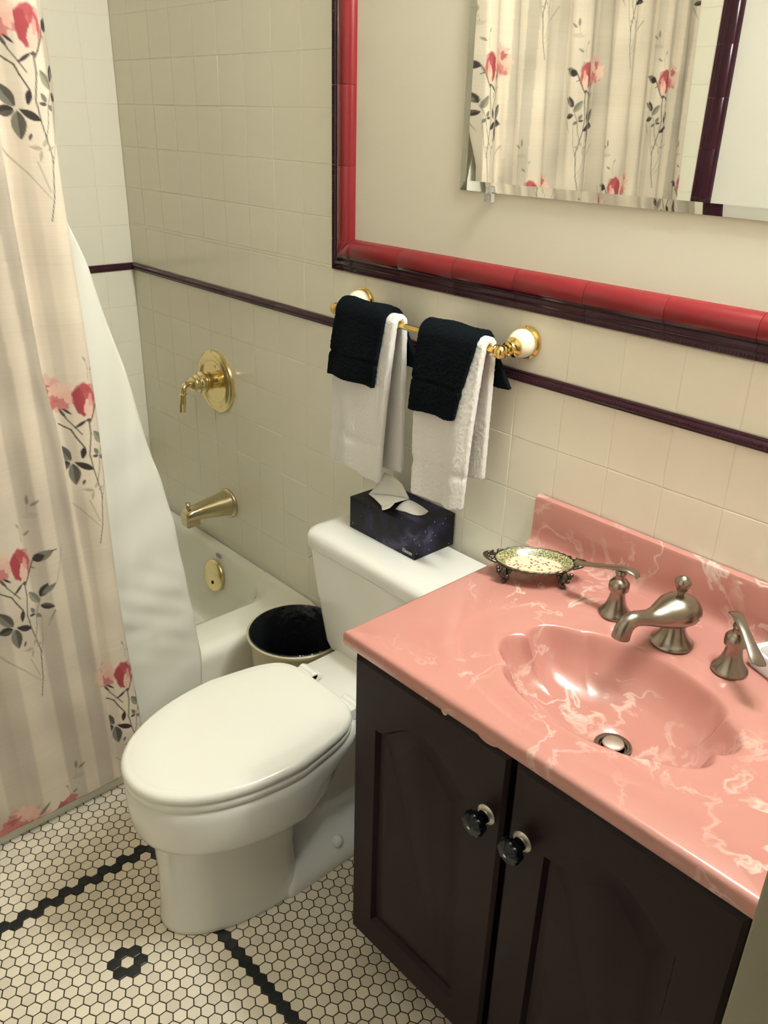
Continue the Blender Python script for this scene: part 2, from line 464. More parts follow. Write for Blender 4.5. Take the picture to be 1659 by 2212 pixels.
mi = lambda q: 0 if q < nm - 1 + 4 else 1  # maroon runs onto the round's outer slope, painting in its shaded side
def border(name, p0, p1, outw, up, joints, rope=True):
    mb = MB(); sweep_profile(prof, p0, p1, outw, up, mi, mb, joints)
    L = (Vector(p1) - Vector(p0)).length
    o0 = mb
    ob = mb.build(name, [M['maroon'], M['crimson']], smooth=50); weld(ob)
    if rope:
        r = MB(); ropes(r, p0, (Vector(p1) - Vector(p0)).normalized(), up, outw, L, .0062)
        n0 = len(ob.data.vertices)
        r2 = r.build(name + '_rope', M['maroon'], smooth=0)
        bm_ = __import__('bmesh').new(); bm_.from_mesh(ob.data); bm_.from_mesh(r2.data); bm_.to_mesh(ob.data); bm_.free()
        me = r2.data; bpy.data.objects.remove(r2); bpy.data.meshes.remove(me)
    tag(ob, kind='structure'); return ob
def miter(ob, fn):
    for v in ob.data.vertices: v.co = fn(v.co)
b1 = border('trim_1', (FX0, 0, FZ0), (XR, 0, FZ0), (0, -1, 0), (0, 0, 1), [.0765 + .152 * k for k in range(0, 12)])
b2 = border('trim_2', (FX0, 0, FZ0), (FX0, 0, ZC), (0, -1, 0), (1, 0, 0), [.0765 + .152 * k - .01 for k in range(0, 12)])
# mitre both at the corner
for v in b1.data.vertices:
    lim = FX0 + (v.co.z - FZ0)
    if v.co.x < lim: v.co.x = lim
for v in b2.data.vertices:
    lim = FZ0 + (v.co.x - FX0)
    if v.co.z < lim: v.co.z = lim
# maroon upright border on the opposite wall (in the mirror)
prof_o = prof
mb = MB(); sweep_profile(prof, (.940, YO, 0), (.940, YO, ZC), (0, 1, 0), (1, 0, 0), lambda q: 0, mb, [.05 + .152 * k for k in range(16)])
o = mb.build('trim_3', M['maroon'], smooth=50); weld(o); tag(o, kind='structure')

# thin rope liner along the walls
pr = [(0, -.001), (0, .004), (.0015, .006), (.004, .006), (.0052, .0078), (.0075, .0092), (.0130, .0092), (.0153, .0078), (.0165, .006), (.019, .006), (.0205, .004), (.0205, -.001)]
def rail(name, p0, p1, outw, joints):
    mb = MB(); sweep_profile(pr, p0, p1, outw, (0, 0, 1), lambda q: 0, mb, joints)
    L = (Vector(p1) - Vector(p0)).length
    ob = mb.build(name, M['maroon'], smooth=50); weld(ob)
    r = MB(); ropes(r, Vector(p0) + Vector(outw) * .0007, (Vector(p1) - Vector(p0)).normalized(), (0, 0, 1), outw, L, .01025, .0066)
    r2 = r.build('r', M['maroon'], smooth=0)
    bm_ = __import__('bmesh').new(); bm_.from_mesh(ob.data); bm_.from_mesh(r2.data); bm_.to_mesh(ob.data); bm_.free()
    me = r2.data; bpy.data.objects.remove(r2); bpy.data.meshes.remove(me)
    tag(ob, kind='structure'); return ob
rail('trim_4', (.006, 0, RAIL0), (XR, 0, RAIL0), (0, -1, 0), [VX + k * .219 - .006 + .1095 for k in range(-7, 5)])
rail('trim_5', (0, YO, RAIL0), (0, -.0, RAIL0), (1, 0, 0), [.12 + k * .219 for k in range(8)])
rail('trim_6', (.006, YO, RAIL0), (.942, YO, RAIL0), (0, 1, 0), [.12 + k * .219 for k in range(8)])

# ------------------------------------------------------------------ mirror
def mirror():
    x0, x1, z0, z1 = 1.350, 2.105, 1.366, 2.15; bv = .017; yf = -.0065
    t = empty('mirror', (1.82, -.003, z0), 'large frameless wall mirror reflecting the floral curtain', 'mirror')
    o = [(x0, z0), (x1, z0), (x1, z1), (x0, z1)]
    i = [(x0 + bv, z0 + bv), (x1 - bv, z0 + bv), (x1 - bv, z1 - bv), (x0 + bv, z1 - bv)]
    mb = MB()
    mb.add([(a, -.0005, b) for a, b in o] + [(a, yf + .0022, b) for a, b in o] + [(a, yf, b) for a, b in i],
           [(8, 9, 10, 11)] + [(4 + k, 4 + (k + 1) % 4, 8 + (k + 1) % 4, 8 + k) for k in range(4)] + [(k, (k + 1) % 4, 4 + (k + 1) % 4, 4 + k) for k in range(4)])
    mb.build('mirror_glass', M['mirror'], t, smooth=0)
    for cx in (1.426, 2.03):
        c = MB(); c.box(cx - .008, cx + .008, -.012, -.0008, z0 - .016, z0 - .001); c.box(cx - .006, cx + .006, -.012, -.0075, z0 - .001, z0 + .010)
        c.lathe([(.0005, -.0005), (.004, -.0005), (.004, .001), (.0015, .0018), (.0005, .0018)], (cx, -.012, z0 - .009), (0, -1, 0), 12)
        k = c.build('mirror_clip', M['clear'], t, smooth=40, bevel=.0015); k['label'] = 'clear plastic clip under the mirror edge'
mirror()

# ------------------------------------------------------------------ bathtub
TX = .912; RIM = .262
def rrect(x0, x1, y0, y1, r, z, n=10):
    pts = []
    for cx, cy, a0 in ((x1 - r, y1 - r, 0), (x0 + r, y1 - r, PI / 2), (x0 + r, y0 + r, PI), (x1 - r, y0 + r, 1.5 * PI)):
        for k in range(n + 1):
            a = a0 + PI / 2 * k / n
            pts.append((cx + r * math.cos(a), cy + r * math.sin(a), z))
    return pts
def tub():
    t = empty('bathtub', (.45, -.8, 0), 'cream enamel alcove bathtub behind the toilet, its rim lit between bin and liner', 'bathtub')
    y0, y1, x0 = YO + .004, -.003, .003
    mb = MB()
    mk = lambda i0, i1, j0, j1, r, z: rrect(x0 + i0, TX - i1, y0 + j0, y1 - j1, r, z)
    rings = [mk(0, -.012, 0, 0, .002, .001), mk(0, -.012, 0, 0, .002, .030), mk(0, -.004, 0, 0, .002, .040), mk(0, .004, 0, 0, .002, .06),
             mk(0, .002, 0, 0, .004, RIM - .045), mk(0, 0, 0, 0, .006, RIM - .028), mk(0, .004, 0, 0, .012, RIM - .010), mk(0, .016, .003, .003, .02, RIM - .001),
             mk(.02, .035, .012, .010, .04, RIM + .001), mk(.05, .115, .05, .030, .09, RIM), mk(.062, .134, .065, .040, .11, RIM - .007), mk(.070, .146, .08, .048, .12, RIM - .024),
             mk(.095, .165, .15, .062, .13, RIM - .11), mk(.12, .19, .24, .075, .14, .075), mk(.17, .24, .32, .12, .13, .048), mk(.24, .31, .4, .2, .1, .042)]
    mb.loft(rings, True, True)
    mb.build('tub_shell', M['tub'], t, smooth=60)
    n = Vector((0, -1, .17)).normalized()
    c = Vector((.474, -.0655, .186))
    p = MB(); p.lathe([(.0005, -.004), (.047, -.004), (.051, 0), (.0515, .004), (.049, .0085), (.044, .0105), (.0005, .011)], c, n, 40)
    ov = p.build('overflow_plate', M['brass'], t, smooth=40); ov['label'] = 'round brass overflow plate'
    p = MB(); p.lathe([(.0005, .0), (.006, 0), (.006, .0009), (.0005, .001)], c + n * .0108 + Vector((.008, -.0032, -.019)), n, 14)
    p.build('overflow_screw', M['darkhole'], ov, smooth=40)
    # grey stamped size mark above the plate
    p = MB()
    for k in range(3):
        a = c + Vector((.002 + k * .0085, .004, .068)); a.y = -.0545
        p.box(a.x - .0032, a.x + .0032, a.y - .001, a.y + .006, a.z - .005, a.z + .005)
    s = p.build('stamped_mark', M['bluegrey'], t, smooth=0); s['label'] = 'small grey stamp above the brass plate'
tub()

# shower valve
def valve():
    c = Vector((.452, 0, .789))
    t = empty('shower_valve', (c.x, 0, c.z), 'round polished brass shower valve with a lever handle on tiled wall', 'shower valve')
    p = MB(); p.lathe([(.0005, 0), (.088, 0), (.090, .004), (.089, .010), (.084, .0135), (.079, .0125), (.074, .015), (.068, .017), (.063, .0155), (.060, .0120), (.052, .0118), (.030, .0150), (.0005, .0158)], c, (0, -1, 0), 64)
    p.build('escutcheon', M['brass'], t, smooth=35)
    p = MB(); p.lathe([(.024, .012), (.024, .03), (.0265, .031), (.0265, .036), (.023, .038), (.023, .046), (.030, .048), (.0315, .053), (.0315, .058), (.027, .062), (.025, .066), (.0262, .068), (.0262, .072), (.021, .077), (.0195, .081), (.020, .083), (.020, .086), (.013, .094), (.0005, .099)], c + Vector((.004, 0, .006)), (0, -1, 0), 40)
    h = p.build('handle', M['brass'], t, smooth=35)
    p = MB(); p.tube([(.457, -.085, .795), (.462, -.104, .800), (.468, -.118, .795), (.470, -.124, .775), (.468, -.126, .752), (.466, -.128, .727)], [.010, .0085, .0075, .0072, .0095, .0098], 14)
    p.lathe([(.006, -.003), (.0105, -.001), (.0105, .002), (.006, .004)], (.4705, -.124, .776), (0, -.1, 1), 16)
    p.build('lever', M['brass'], h, smooth=40)
    for a in (.5, 2.9):
        q = MB(); q.lathe([(.0005, 0), (.006, 0), (.006, .001), (.0005, .0014)], c + Vector((.045 * math.cos(a + .9), -.0122, .045 * math.sin(a + .9))), (0, -1, 0), 12)
        q.build('screw', M['brass2'], t, smooth=40)
valve()

# tub spout
def spout():
    t = empty('tub_spout', (.478, 0, .415), 'tapered brass tub spout with diverter knob, on the wall under the valve', 'tub spout')
    p = MB()
    def sec(y, zc, rx, rzt, rzb, e=2.3):
        pts = []
        for k in range(32):
            a = 2 * PI * k / 32; c, s = math.cos(a), math.sin(a)
            pts.append((.478 + rx * math.copysign(abs(c) ** (2 / e), c), y, zc + (rzt if s > 0 else rzb) * math.copysign(abs(s) ** (2 / e), s)))
        return pts
    rings = [sec(.0006, .415, .046, .046, .046, 2), sec(-.006, .415, .0465, .0465, .0465, 2), sec(-.010, .415, .044, .044, .044, 2), sec(-.011, .415, .040, .040, .036, 2.1), sec(-.06, .416, .033, .032, .028, 2.2), sec(-.105, .417, .026, .024, .022, 2.6), sec(-.135, .416, .0235, .020, .020, 3), sec(-.150, .413, .0225, .018, .019, 3.2), sec(-.156, .409, .020, .015, .016, 3.2)]
    p.loft(rings)
    p.loft([[(.478 + x * .0205, y, z) for x, y in ((-1, -.114), (1, -.114), (1, -.152), (.8, -.157), (-.8, -.157), (-1, -.152))] for z in (.383, .412)])
    p.build('spout_body', M['brass2'], t, smooth=45, bevel=.0015)
    q = MB(); q.lathe([(.0035, -.004), (.0035, .010), (.007, .011), (.007, .014), (.004, .016), (.0075, .019), (.0085, .023), (.006, .027), (.0005, .028)], (.478, -.142, .428), (0, 0, 1), 18)
    q.build('diverter_knob', M['brass2'], t, smooth=40)
spout()

# ------------------------------------------------------------------ shower curtain and liner
def xc(z):                         # the curtain leans out over the tub from the rod
    return .865 + (1.65 - z) * .047
def pleat(z):
    return np.interp(z, [.05, .37, .52, .89, 1.03, 1.3, 1.7], [-.642, -.639, -.6345, -.647, -.661, -.664, -.66])
def fold(y, z):
    k = np.clip((z - .1) / 1.3, .25, 1)
    f = .0085 * np.cos(2 * PI * (y + .593 + .008 * (1.5 - z)) / .10325) + .005 * np.cos(2 * PI * (y + .593) / .2065) + .002 * np.sin(2 * PI * (y - .03 * z) / .061 + 2)
    # one sharper pleat running down beside the first column of roses
    yp = pleat(z)
    f += (.012 * np.exp(-((y - yp + .009) / .013) ** 2) - .016 / (1 + np.exp(-(y - yp) / .0016)) * np.exp(-np.clip(y - yp, 0, 1) / .05) + .004) * np.clip((1.75 - z) / .5, 0, 1)
    return f * (.45 + .55 * k) * np.clip((z - .02) / .30, .25, 1)

def paint_print(Y0, Z):
    """floral print in cloth coordinates, one colour per point"""
    H, Wd = Y0.shape
    # cloth hidden inside the pleat
    Y = Y0 - .030 * np.clip((1.75 - Z) / .7, 0, 1) * (Y0 < pleat(Z))
    # woven ground: upright bands of cream and warm grey with horizontal slubs
    base = np.zeros((H, Wd, 3))
    cream = np.array(hexc(220, 206, 186)); grey = np.array(hexc(148, 138, 124)); blush = np.array(hexc(186, 166, 154))
    yr = np.round((Y + 2) / .002)
    bands = np.zeros_like(Y)
    edges = -.55
    rb = np.random.default_rng(11); x = -.50
    while x > -1.66:
        w = rb.uniform(.018, .045); v = rb.choice([.05, .2, .35, .6, .75])
        m = (Y <= x) & (Y > x - w); bands[m] = v; x -= w
    def smooth1(a, ax, n):
        ker = np.ones(n) / n
        return np.apply_along_axis(lambda r: np.convolve(np.pad(r, n // 2, mode='edge'), ker, 'valid')[:len(r)], ax, a)
    bands = smooth1(bands, 1, 3)
    cloudy = np.zeros_like(Y)
    for fy, fz, ph, am in ((3.1, 2.2, .3, .5), (7.7, 3.3, 1.9, .3), (1.7, 5.1, 4.1, .35), (12, 1.3, 2.2, .2)):
        cloudy += am * np.sin(2 * PI * (fy * Y + fz * Z) + ph) * np.cos(2 * PI * (fz * Z * .6 - fy * Y * .3) + ph * 2)
    tg = np.clip(bands * .72 + .20 * cloudy, 0, 1)
    slub = rb.normal(0, 1, (H, 1)) * .007 + rb.normal(0, 1, (H, Wd)) * .012
    slub = smooth1(slub, 1, 25) * 1.6
    base = cream + (grey - cream) * tg[..., None]
    base = base * (1 + slub[..., None])
    bl = np.clip(cloudy * .5 + .1, 0, .5) * np.clip((.7 - Z) / .7, 0, 1)
    base = base + (blush - base) * bl[..., None]
    dy = abs(Y0[0, 1] - Y0[0, 0]); dz = abs(Z[1, 0] - Z[0, 0])
    y00, z00 = Y0[0, 0], Z[0, 0]; sy = np.sign(Y0[0, 1] - Y0[0, 0]); sz = np.sign(Z[1, 0] - Z[0, 0])
    aa = .0016
    def win(c0, c1, r):
        ya, yb = sorted((c0[0], c1[0])); za, zb = sorted((c0[1], c1[1]))
        js = sorted(((ya - r - y00) * sy / dy, (yb + r + .034 - y00) * sy / dy)); is_ = sorted(((za - r - z00) * sz / dz, (zb + r - z00) * sz / dz))
        j0, j1 = max(0, int(js[0])), min(Wd, int(js[1]) + 2); i0, i1 = max(0, int(is_[0])), min(H, int(is_[1]) + 2)
        return (slice(i0, i1), slice(j0, j1)) if i1 > i0 and j1 > j0 else None
    def blend(s, a, col):
        col = np.array(col)
        base[s] = base[s] + (col - base[s]) * a[..., None]
    def seg(p, q, w, col, al=1., w2=None):
        s = win(p, q, w * 2 + .004)
        if s is None: return
        y, z = Y[s], Z[s]; d = np.array(q) - np.array(p); L2 = d @ d + 1e-12
        t = np.clip(((y - p[0]) * d[0] + (z - p[1]) * d[1]) / L2, 0, 1)
        dist = np.hypot(y - p[0] - t * d[0], z - p[1] - t * d[1])
        ww = w if w2 is None else w + (w2 - w) * t
        blend(s, np.clip((ww - dist) / aa + .5, 0, 1) * al, col)
    def line(pts, w, col, al=1., w2=None):
        n = len(pts) - 1
        for i in range(n):
            a, b = (w, w) if w2 is None else (w + (w2 - w) * i / n, w + (w2 - w) * (i + 1) / n)
            seg(pts[i], pts[i + 1], a, col, al, b)
    def leaf(p, q, w, col, al=1., half=None):
        s = win(p, q, w + .006)
        if s is None: return
        y, z = Y[s], Z[s]; d = np.array(q) - np.array(p); L = math.hypot(*d); d = d / L
        t = ((y - p[0]) * d[0] + (z - p[1]) * d[1]) / L
        n = (-(y - p[0]) * d[1] + (z - p[1]) * d[0])
        prof = w / 2 * np.sin(PI * np.clip(t, 0, 1)) ** .75 * (1.15 - .35 * t)
        a = np.clip((prof - np.abs(n)) / aa + .5, 0, 1) * ((t > 0) & (t < 1)) * al
        blend(s, a, col)
        if half is not None: blend(s, a * (n > 0), half)
        blend(s, np.clip((.0006 - np.abs(n)) / aa + .4, 0, 1) * a * .5, np.array(col) * .4)
    def blob(c, ry, rz, col, al=1., rot=0., wob=.12, ph=0.):
        s = win(c, c, max(ry, rz) * 1.4)
        if s is None: return
        y, z = Y[s] - c[0], Z[s] - c[1]
        yy = y * math.cos(rot) + z * math.sin(rot); zz = -y * math.sin(rot) + z * math.cos(rot)
        th = np.arctan2(zz / rz, yy / ry)
        r = np.hypot(yy / ry, zz / rz) / (1 + wob * np.sin(5 * th + ph) * .6 + wob * np.sin(9 * th + 2 * ph) * .4)
        blend(s, np.clip((1 - r) / .12, 0, 1) * al, col)
    DK, DG, GR, OL = hexc(54, 46, 42), hexc(84, 78, 68), hexc(122, 116, 104), hexc(150, 142, 120)
    RD, RS, PK, LP = hexc(158, 58, 66), hexc(186, 98, 98), hexc(208, 154, 142), hexc(222, 186, 166)
    def motif(oy, oz, seed, blossom=True):
        # offsets measured on the cloth; +y is to the side that faces the sink wall
        o = lambda p: (oy + p[0], oz + p[1])
        ll = lambda pts: [o(p) for p in pts]
        g = lambda nm: None
        # pale open blossom to one side
        if blossom:
            for c, ry, rz, col, al in (((-.055, .050), .036, .030, PK, .6), ((-.062, .074), .022, .020, PK, .6), ((-.040, .040), .024, .018, RS, .75), ((-.066, .036), .020, .012, RS, .7), ((-.068, .068), .012, .010, RD, .75), ((-.030, .056), .014, .022, LP, .8), ((-.082, .05), .014, .02, LP, .7), ((-.05, .062), .012, .012, LP, .8)):
                blob(o(c), ry, rz, col, al, .3, .3, seed + c[0] * 90)
            line(ll([(-.045, .024), (-.036, .004), (-.024, -.014), (-.014, -.030)]), .0011, DK, .9)
            leaf(o((-.046, .024)), o((-.036, .006)), .006, DG); leaf(o((-.040, .025)), o((-.026, .012)), .005, DK)
        line(ll([(.001, -.005), (.0014, -.031), (-.006, -.073), (-.004, -.086), (-.0023, -.105), (.003, -.132), (.009, -.163), (.0057, -.195), (.002, -.229), (-.008, -.269)]), .0013, DG, 1, .0009)
        line(ll([(-.051, -.004), (-.041, -.012), (-.031, -.019), (-.0245, -.035), (-.013, -.057)]), .0013, DK)
        leaf(o((-.0135, -.056)), o((-.019, -.081)), .0105, DK)
        leaf(o((-.0023, -.105)), o((-.033, -.087)), .0135, DK)
        leaf(o((-.0365, -.090)), o((-.036, -.135)), .022, GR, 1, DG)
        leaf(o((-.0384, -.083)), o((-.0625, -.045)), .022, DG, 1, GR)
        leaf(o((-.040, -.088)), o((-.068, -.092)), .019, DK, 1, DG)
        leaf(o((.0278, -.0446)), o((.0456, -.0163)), .017, DG, 1, DK); leaf(o((.032, -.038)), o((.062, -.0203)), .012, GR)
        leaf(o((.0238, -.0566)), o((.0072, -.0258)), .016, GR, 1, OL); leaf(o((.0246, -.0637)), o((.0511, -.072)), .014, DK, 1, DG)
        leaf(o((.0115, -.0758)), o((.004, -.0615)), .009, GR); leaf(o((.0119, -.0793)), o((-.0017, -.0774)), .007, DG); leaf(o((.0138, -.0801)), o((.0233, -.0895)), .009, GR)
        line(ll([(.0273, -.0478), (.014, -.079), (.0098, -.1095), (.003, -.1322)]), .0009, GR)
        line(ll([(.0233, -.0895), (.0178, -.1407), (.009, -.1747)]), .0008, OL)
        line(ll([(.0501, -.0815), (.040, -.098), (.0328, -.1118)]), .002, GR, .8, .0005)
        leaf(o((-.0198, -.125)), o((-.0248, -.1368)), .005, DG); 
        for p, q, w in (((-.006, -.150), (-.026, -.146), .008), ((-.004, -.146), (.004, -.132), .007), ((-.008, -.152), (-.012, -.170), .006), ((.002, -.152), (.014, -.146), .007)): leaf(o(p), o(q), w, OL, .6)
        line(ll([(-.075, -.140), (-.060, -.160), (-.034, -.189), (-.003, -.232)]), .0026, OL, .6, .0008)
        line(ll([(-.0167, -.1707), (-.0027, -.2199)]), .0012, OL, .6)
        line(ll([(.0635, -.02), (.078, .02), (.085, .05)]), .0012, OL, .6)
        # the bud
        blob(o((-.001, .040)), .0215, .0355, RS, 1, .08, .07, seed)
        blob(o((-.010, .036)), .0115, .0305, RD, .9, .12, .12, seed + 1)
        blob(o((.010, .048)), .010, .024, RD, .45, -.1, .12, seed + 2)
        blob(o((.000, .062)), .013, .010, RD, .55, .2, .2, seed + 5)
        blob(o((.004, .022)), .0095, .0205, LP, 1, -.1, .1, seed + 3)
        blob(o((.009, .038)), .0045, .014, PK, .9, -.1, .1, seed + 4)
        leaf(o((.0254, .0402)), o((.0677, .0513)), .021, GR, 1, GR); leaf(o((.0254, .0402)), o((.048, .046)), .019, DK)
        line(ll([(.064, .0508), (.074, .051)]), .0012, DK)
        line(ll([(.0252, .0392), (.016, .018), (.0093, .0033), (.0026, -.0075)]), .0014, DG)
        seg(o((.0205, .026)), o((.026, .022)), .001, DK)
        leaf(o((-.003, -.001)), o((-.026, -.0169)), .006, DK); blob(o((.001, -.002)), .005, .0035, DG)
        leaf(o((.0341, .1578)), o((.0358, .1788)), .007, GR, .8); leaf(o((.0383, .1546)), o((.0561, .164)), .007, GR, .8); leaf(o((.0175, .0951)), o((.0296, .104)), .006, GR, .8)
        leaf(o((.0104, .1141)), o((.0057, .1249)), .005, OL, .7); line(ll([(.034, .158), (.030, .140)]), .0007, OL, .7); line(ll([(.0104, .1141), (.012, .10), (.010, .082)]), .0007, OL, .7)
        blob(o((.036, .135)), .016, .006, OL, .35)
    P1, P2 = .413, .642
    for a in range(-1, 4):
        for b in range(-1, 4):
            oy, oz = -.592 - a * P1, .284 + b * P2
            motif(oy, oz, a * 3 + b)
            motif(oy - .2045, oz + .336, a * 5 + b + 1)
    # roses along the hem
    for k in range(-1, 4):
        oy = -.902 - k * P1
        for c, ry, rz, col, al in (((0, .004), .048, .032, PK, .8), ((.012, .018), .026, .018, LP, .8), ((-.018, .0), .028, .020, RS, .7), ((.020, -.012), .022, .014, RS, .7), ((-.012, .016), .012, .014, RD, .5), ((.03, .008), .016, .018, LP, .7)):
            blob((oy + c[0], .062 + c[1]), ry, rz, col, al, .2, .25, k + c[0] * 70)
        leaf((oy + .044, .058), (oy + .072, .082), .008, GR, .9)
        blob((oy + .096, .052), .013, .014, RD, .85, .2, .2, k); blob((oy + .116, .060), .017, .012, RS, .85, .3, .2, k + 2); 
        leaf((oy + .146, .026), (oy + .186, .046), .017, DK, 1, DG); line([(oy + .18, .044), (oy + .21, .046), (oy + .24, .062)], .003, OL, .7)
    # darker stitched hem edge along the free side
    s = (Y0 > Y0.max() - .007)
    base[s] = base[s] * .93
    return np.clip(base, 0, 1)

def curtain():
    ya, yb, z0, z1 = -.544, -1.592, .052, 1.985
    ny, nz = 526, 976
    y = np.linspace(ya, yb, ny); z = np.linspace(z0, z1, nz)
    Y, Z = np.meshgrid(y, z)
    C = paint_print(Y, Z)
    X = xc(Z) + .017 + fold(Y, Z)
    Yd = Y.copy()
    # the free edge curls back towards the tub; lower down it is gathered into a narrow hem
    curl = np.clip(Y + .572, 0, 1); kz = np.clip((Z - 1.36) / .16, .10, 1)
    Yd = np.where(Y > -.572, -.572 + curl * kz, Y); X = X - curl * kz * 1.05
    Yd = Yd + .004 * np.sin(2 * PI * Z / .9 + 1.0) * np.exp((Yd + .572) / .05) * np.clip((1.5 - Z) / .3, 0, 1)
    co_ = np.stack([X, Yd, Z], -1).reshape(-1, 3).astype('f')
    idx = np.arange(ny * nz).reshape(nz, ny)
    q = np.stack([idx[:-1, :-1], idx[:-1, 1:], idx[1:, 1:], idx[1:, :-1]], -1).reshape(-1, 4)
    base = np.array((.93, -1.08, .03), 'f')
    me = bpy.data.meshes.new('shower_curtain')
    me.vertices.add(len(co_)); me.vertices.foreach_set('co', (co_ - base).ravel())
    me.loops.add(q.size); me.loops.foreach_set('vertex_index', q.ravel().astype('i'))
    me.polygons.add(len(q)); me.polygons.foreach_set('loop_start', np.arange(0, q.size, 4, dtype='i'))
    me.update(calc_edges=True)
    me.polygons.foreach_set('use_smooth', np.ones(len(q), bool))
    at = me.attributes.new('print', 'FLOAT_COLOR', 'POINT')
    at.data.foreach_set('color', np.concatenate([C.reshape(-1, 3), np.ones((ny * nz, 1))], 1).astype('f').ravel())
    me.materials.append(M['curtain']); me.validate()
    o = bpy.data.objects.new('shower_curtain', me); COL.objects.link(o); o.location = base.tolist()
    s = o.modifiers.new('Cloth thickness', 'SOLIDIFY'); s.thickness = .0008; s.offset = 0
    tag(o, 'beige shower curtain printed with pink roses and dark leafy stems, hanging to the floor', 'shower curtain')
curtain()

def liner():
    zs = np.linspace(.115, 1.985, 150); ns = 60
    kz = [.115, .18, .277, .45, .629, .75, .864, 1.0, 1.21, 1.33, 1.6, 1.985]
    ky = [-.389, -.386, -.380, -.392, -.408, -.430, -.455, -.480, -.528, -.568, -.62, -.66]
    mb = MB(); rows = []
    for z in zs:
        ye = float(np.interp(z, kz, ky)); row = []
        for k in range(ns):
            s = k / (ns - 1); y = ye - s * (ye + .80)
            t = max(0., (z - .2))
            x = xc(z) - .012 * min(1, t * 2) - .006
            bil = math.exp(-((y + .50) / .05) ** 2)
            x += .004 * math.sin(2 * PI * (y - .10 * z) / .085) * min(1, t * 1.6) 
            # gathered pull lines towards the lower corner
            x += .0018 * math.sin(2 * PI * (z + .55 * (y + .4)) / .055) * math.exp(-((z - .42) / .14) ** 2) * min(1, (ye - y) / .03 + .2)
            x += .0016 * math.sin(2 * PI * (z - .4 * y) / .13 + 1) * (z < .9)
            x = max(x, .9185) if z < RIM + .015 else (max(x, .9165) if z < RIM + .12 else x)
            row.append((x, y, z))
        rows.append(row)
    vs = [p for r in rows for p in r]; n = ns
    mb.add(vs, [(i * n + j, i * n + j + 1, (i + 1) * n + j + 1, (i + 1) * n + j) for i in range(len(rows) - 1) for j in range(n - 1)])
    o = mb.build('shower_liner', M['liner'], None, smooth=180, org=(.92, -.6, .115))
    s = o.modifiers.new('Film thickness', 'SOLIDIFY'); s.thickness = .0006
    tag(o, 'plain white translucent shower liner showing beside the rose curtain, over the tub rim', 'shower liner')
liner()

# curtain rod above the picture
mb = MB(); mb.lathe([(.012, 0), (.012, -YO - .004)], (.875, YO + .002, 1.998), (0, 1, 0), 20)
o = mb.build('curtain_rod', M['chrome'], None, org=(.875, -.8, 1.998)); tag(o, 'straight chrome rod carrying the shower curtain', 'curtain rod')

# ------------------------------------------------------------------ trash can
def bin_():
    c = (1.066, -.193); R1, R0, h = .118, .092, .335
    t = empty('trash_can', (c[0], c[1], 0), 'small round olive-beige waste bin with a black bag between tub and toilet', 'trash can')
    p = MB(); p.lathe([(.001, .001), (R0 - .004, .001), (R0, .006), (R1 - .006, h - .03), (R1 - .002, h - .012), (R1 + .003, h - .010), (R1 + .004, h - .003), (R1 + .001, h), (R1 - .003, h - .003), (R1 - .006, h - .02), (R0 - .004, .008), (.001, .007)], (c[0], c[1], 0), (0, 0, 1), 56)
    p.build('bin_body', M['binout'], t, smooth=40)
    p = MB()
    prof = [(R1 - .0015, h - .0012), (R1 - .0035, h + .0012), (R1 - .0065, h - .004), (R1 - .0125, h - .05), (R1 - .022, h - .15), (R1 - .036, h - .24), (R1 - .07, h - .27), (.004, h - .275)]
    def rip(tt, hh):
        d = max(0, h - .004 - hh)
        return -min(1, d * 12) * (.03 * (1 + math.sin(5 * tt + hh * 40)) + .02 * (1 + math.sin(11 * tt + 1 + hh * 15)) + .01 * (1 + math.sin(23 * tt)))
    p.lathe(prof, (c[0], c[1], 0), (0, 0, 1), 96, cap=False, ripple=rip)
    b = p.build('bin_bag', M['bag'], t, smooth=60); b['label'] = 'black plastic bag lining the bin'
bin_()

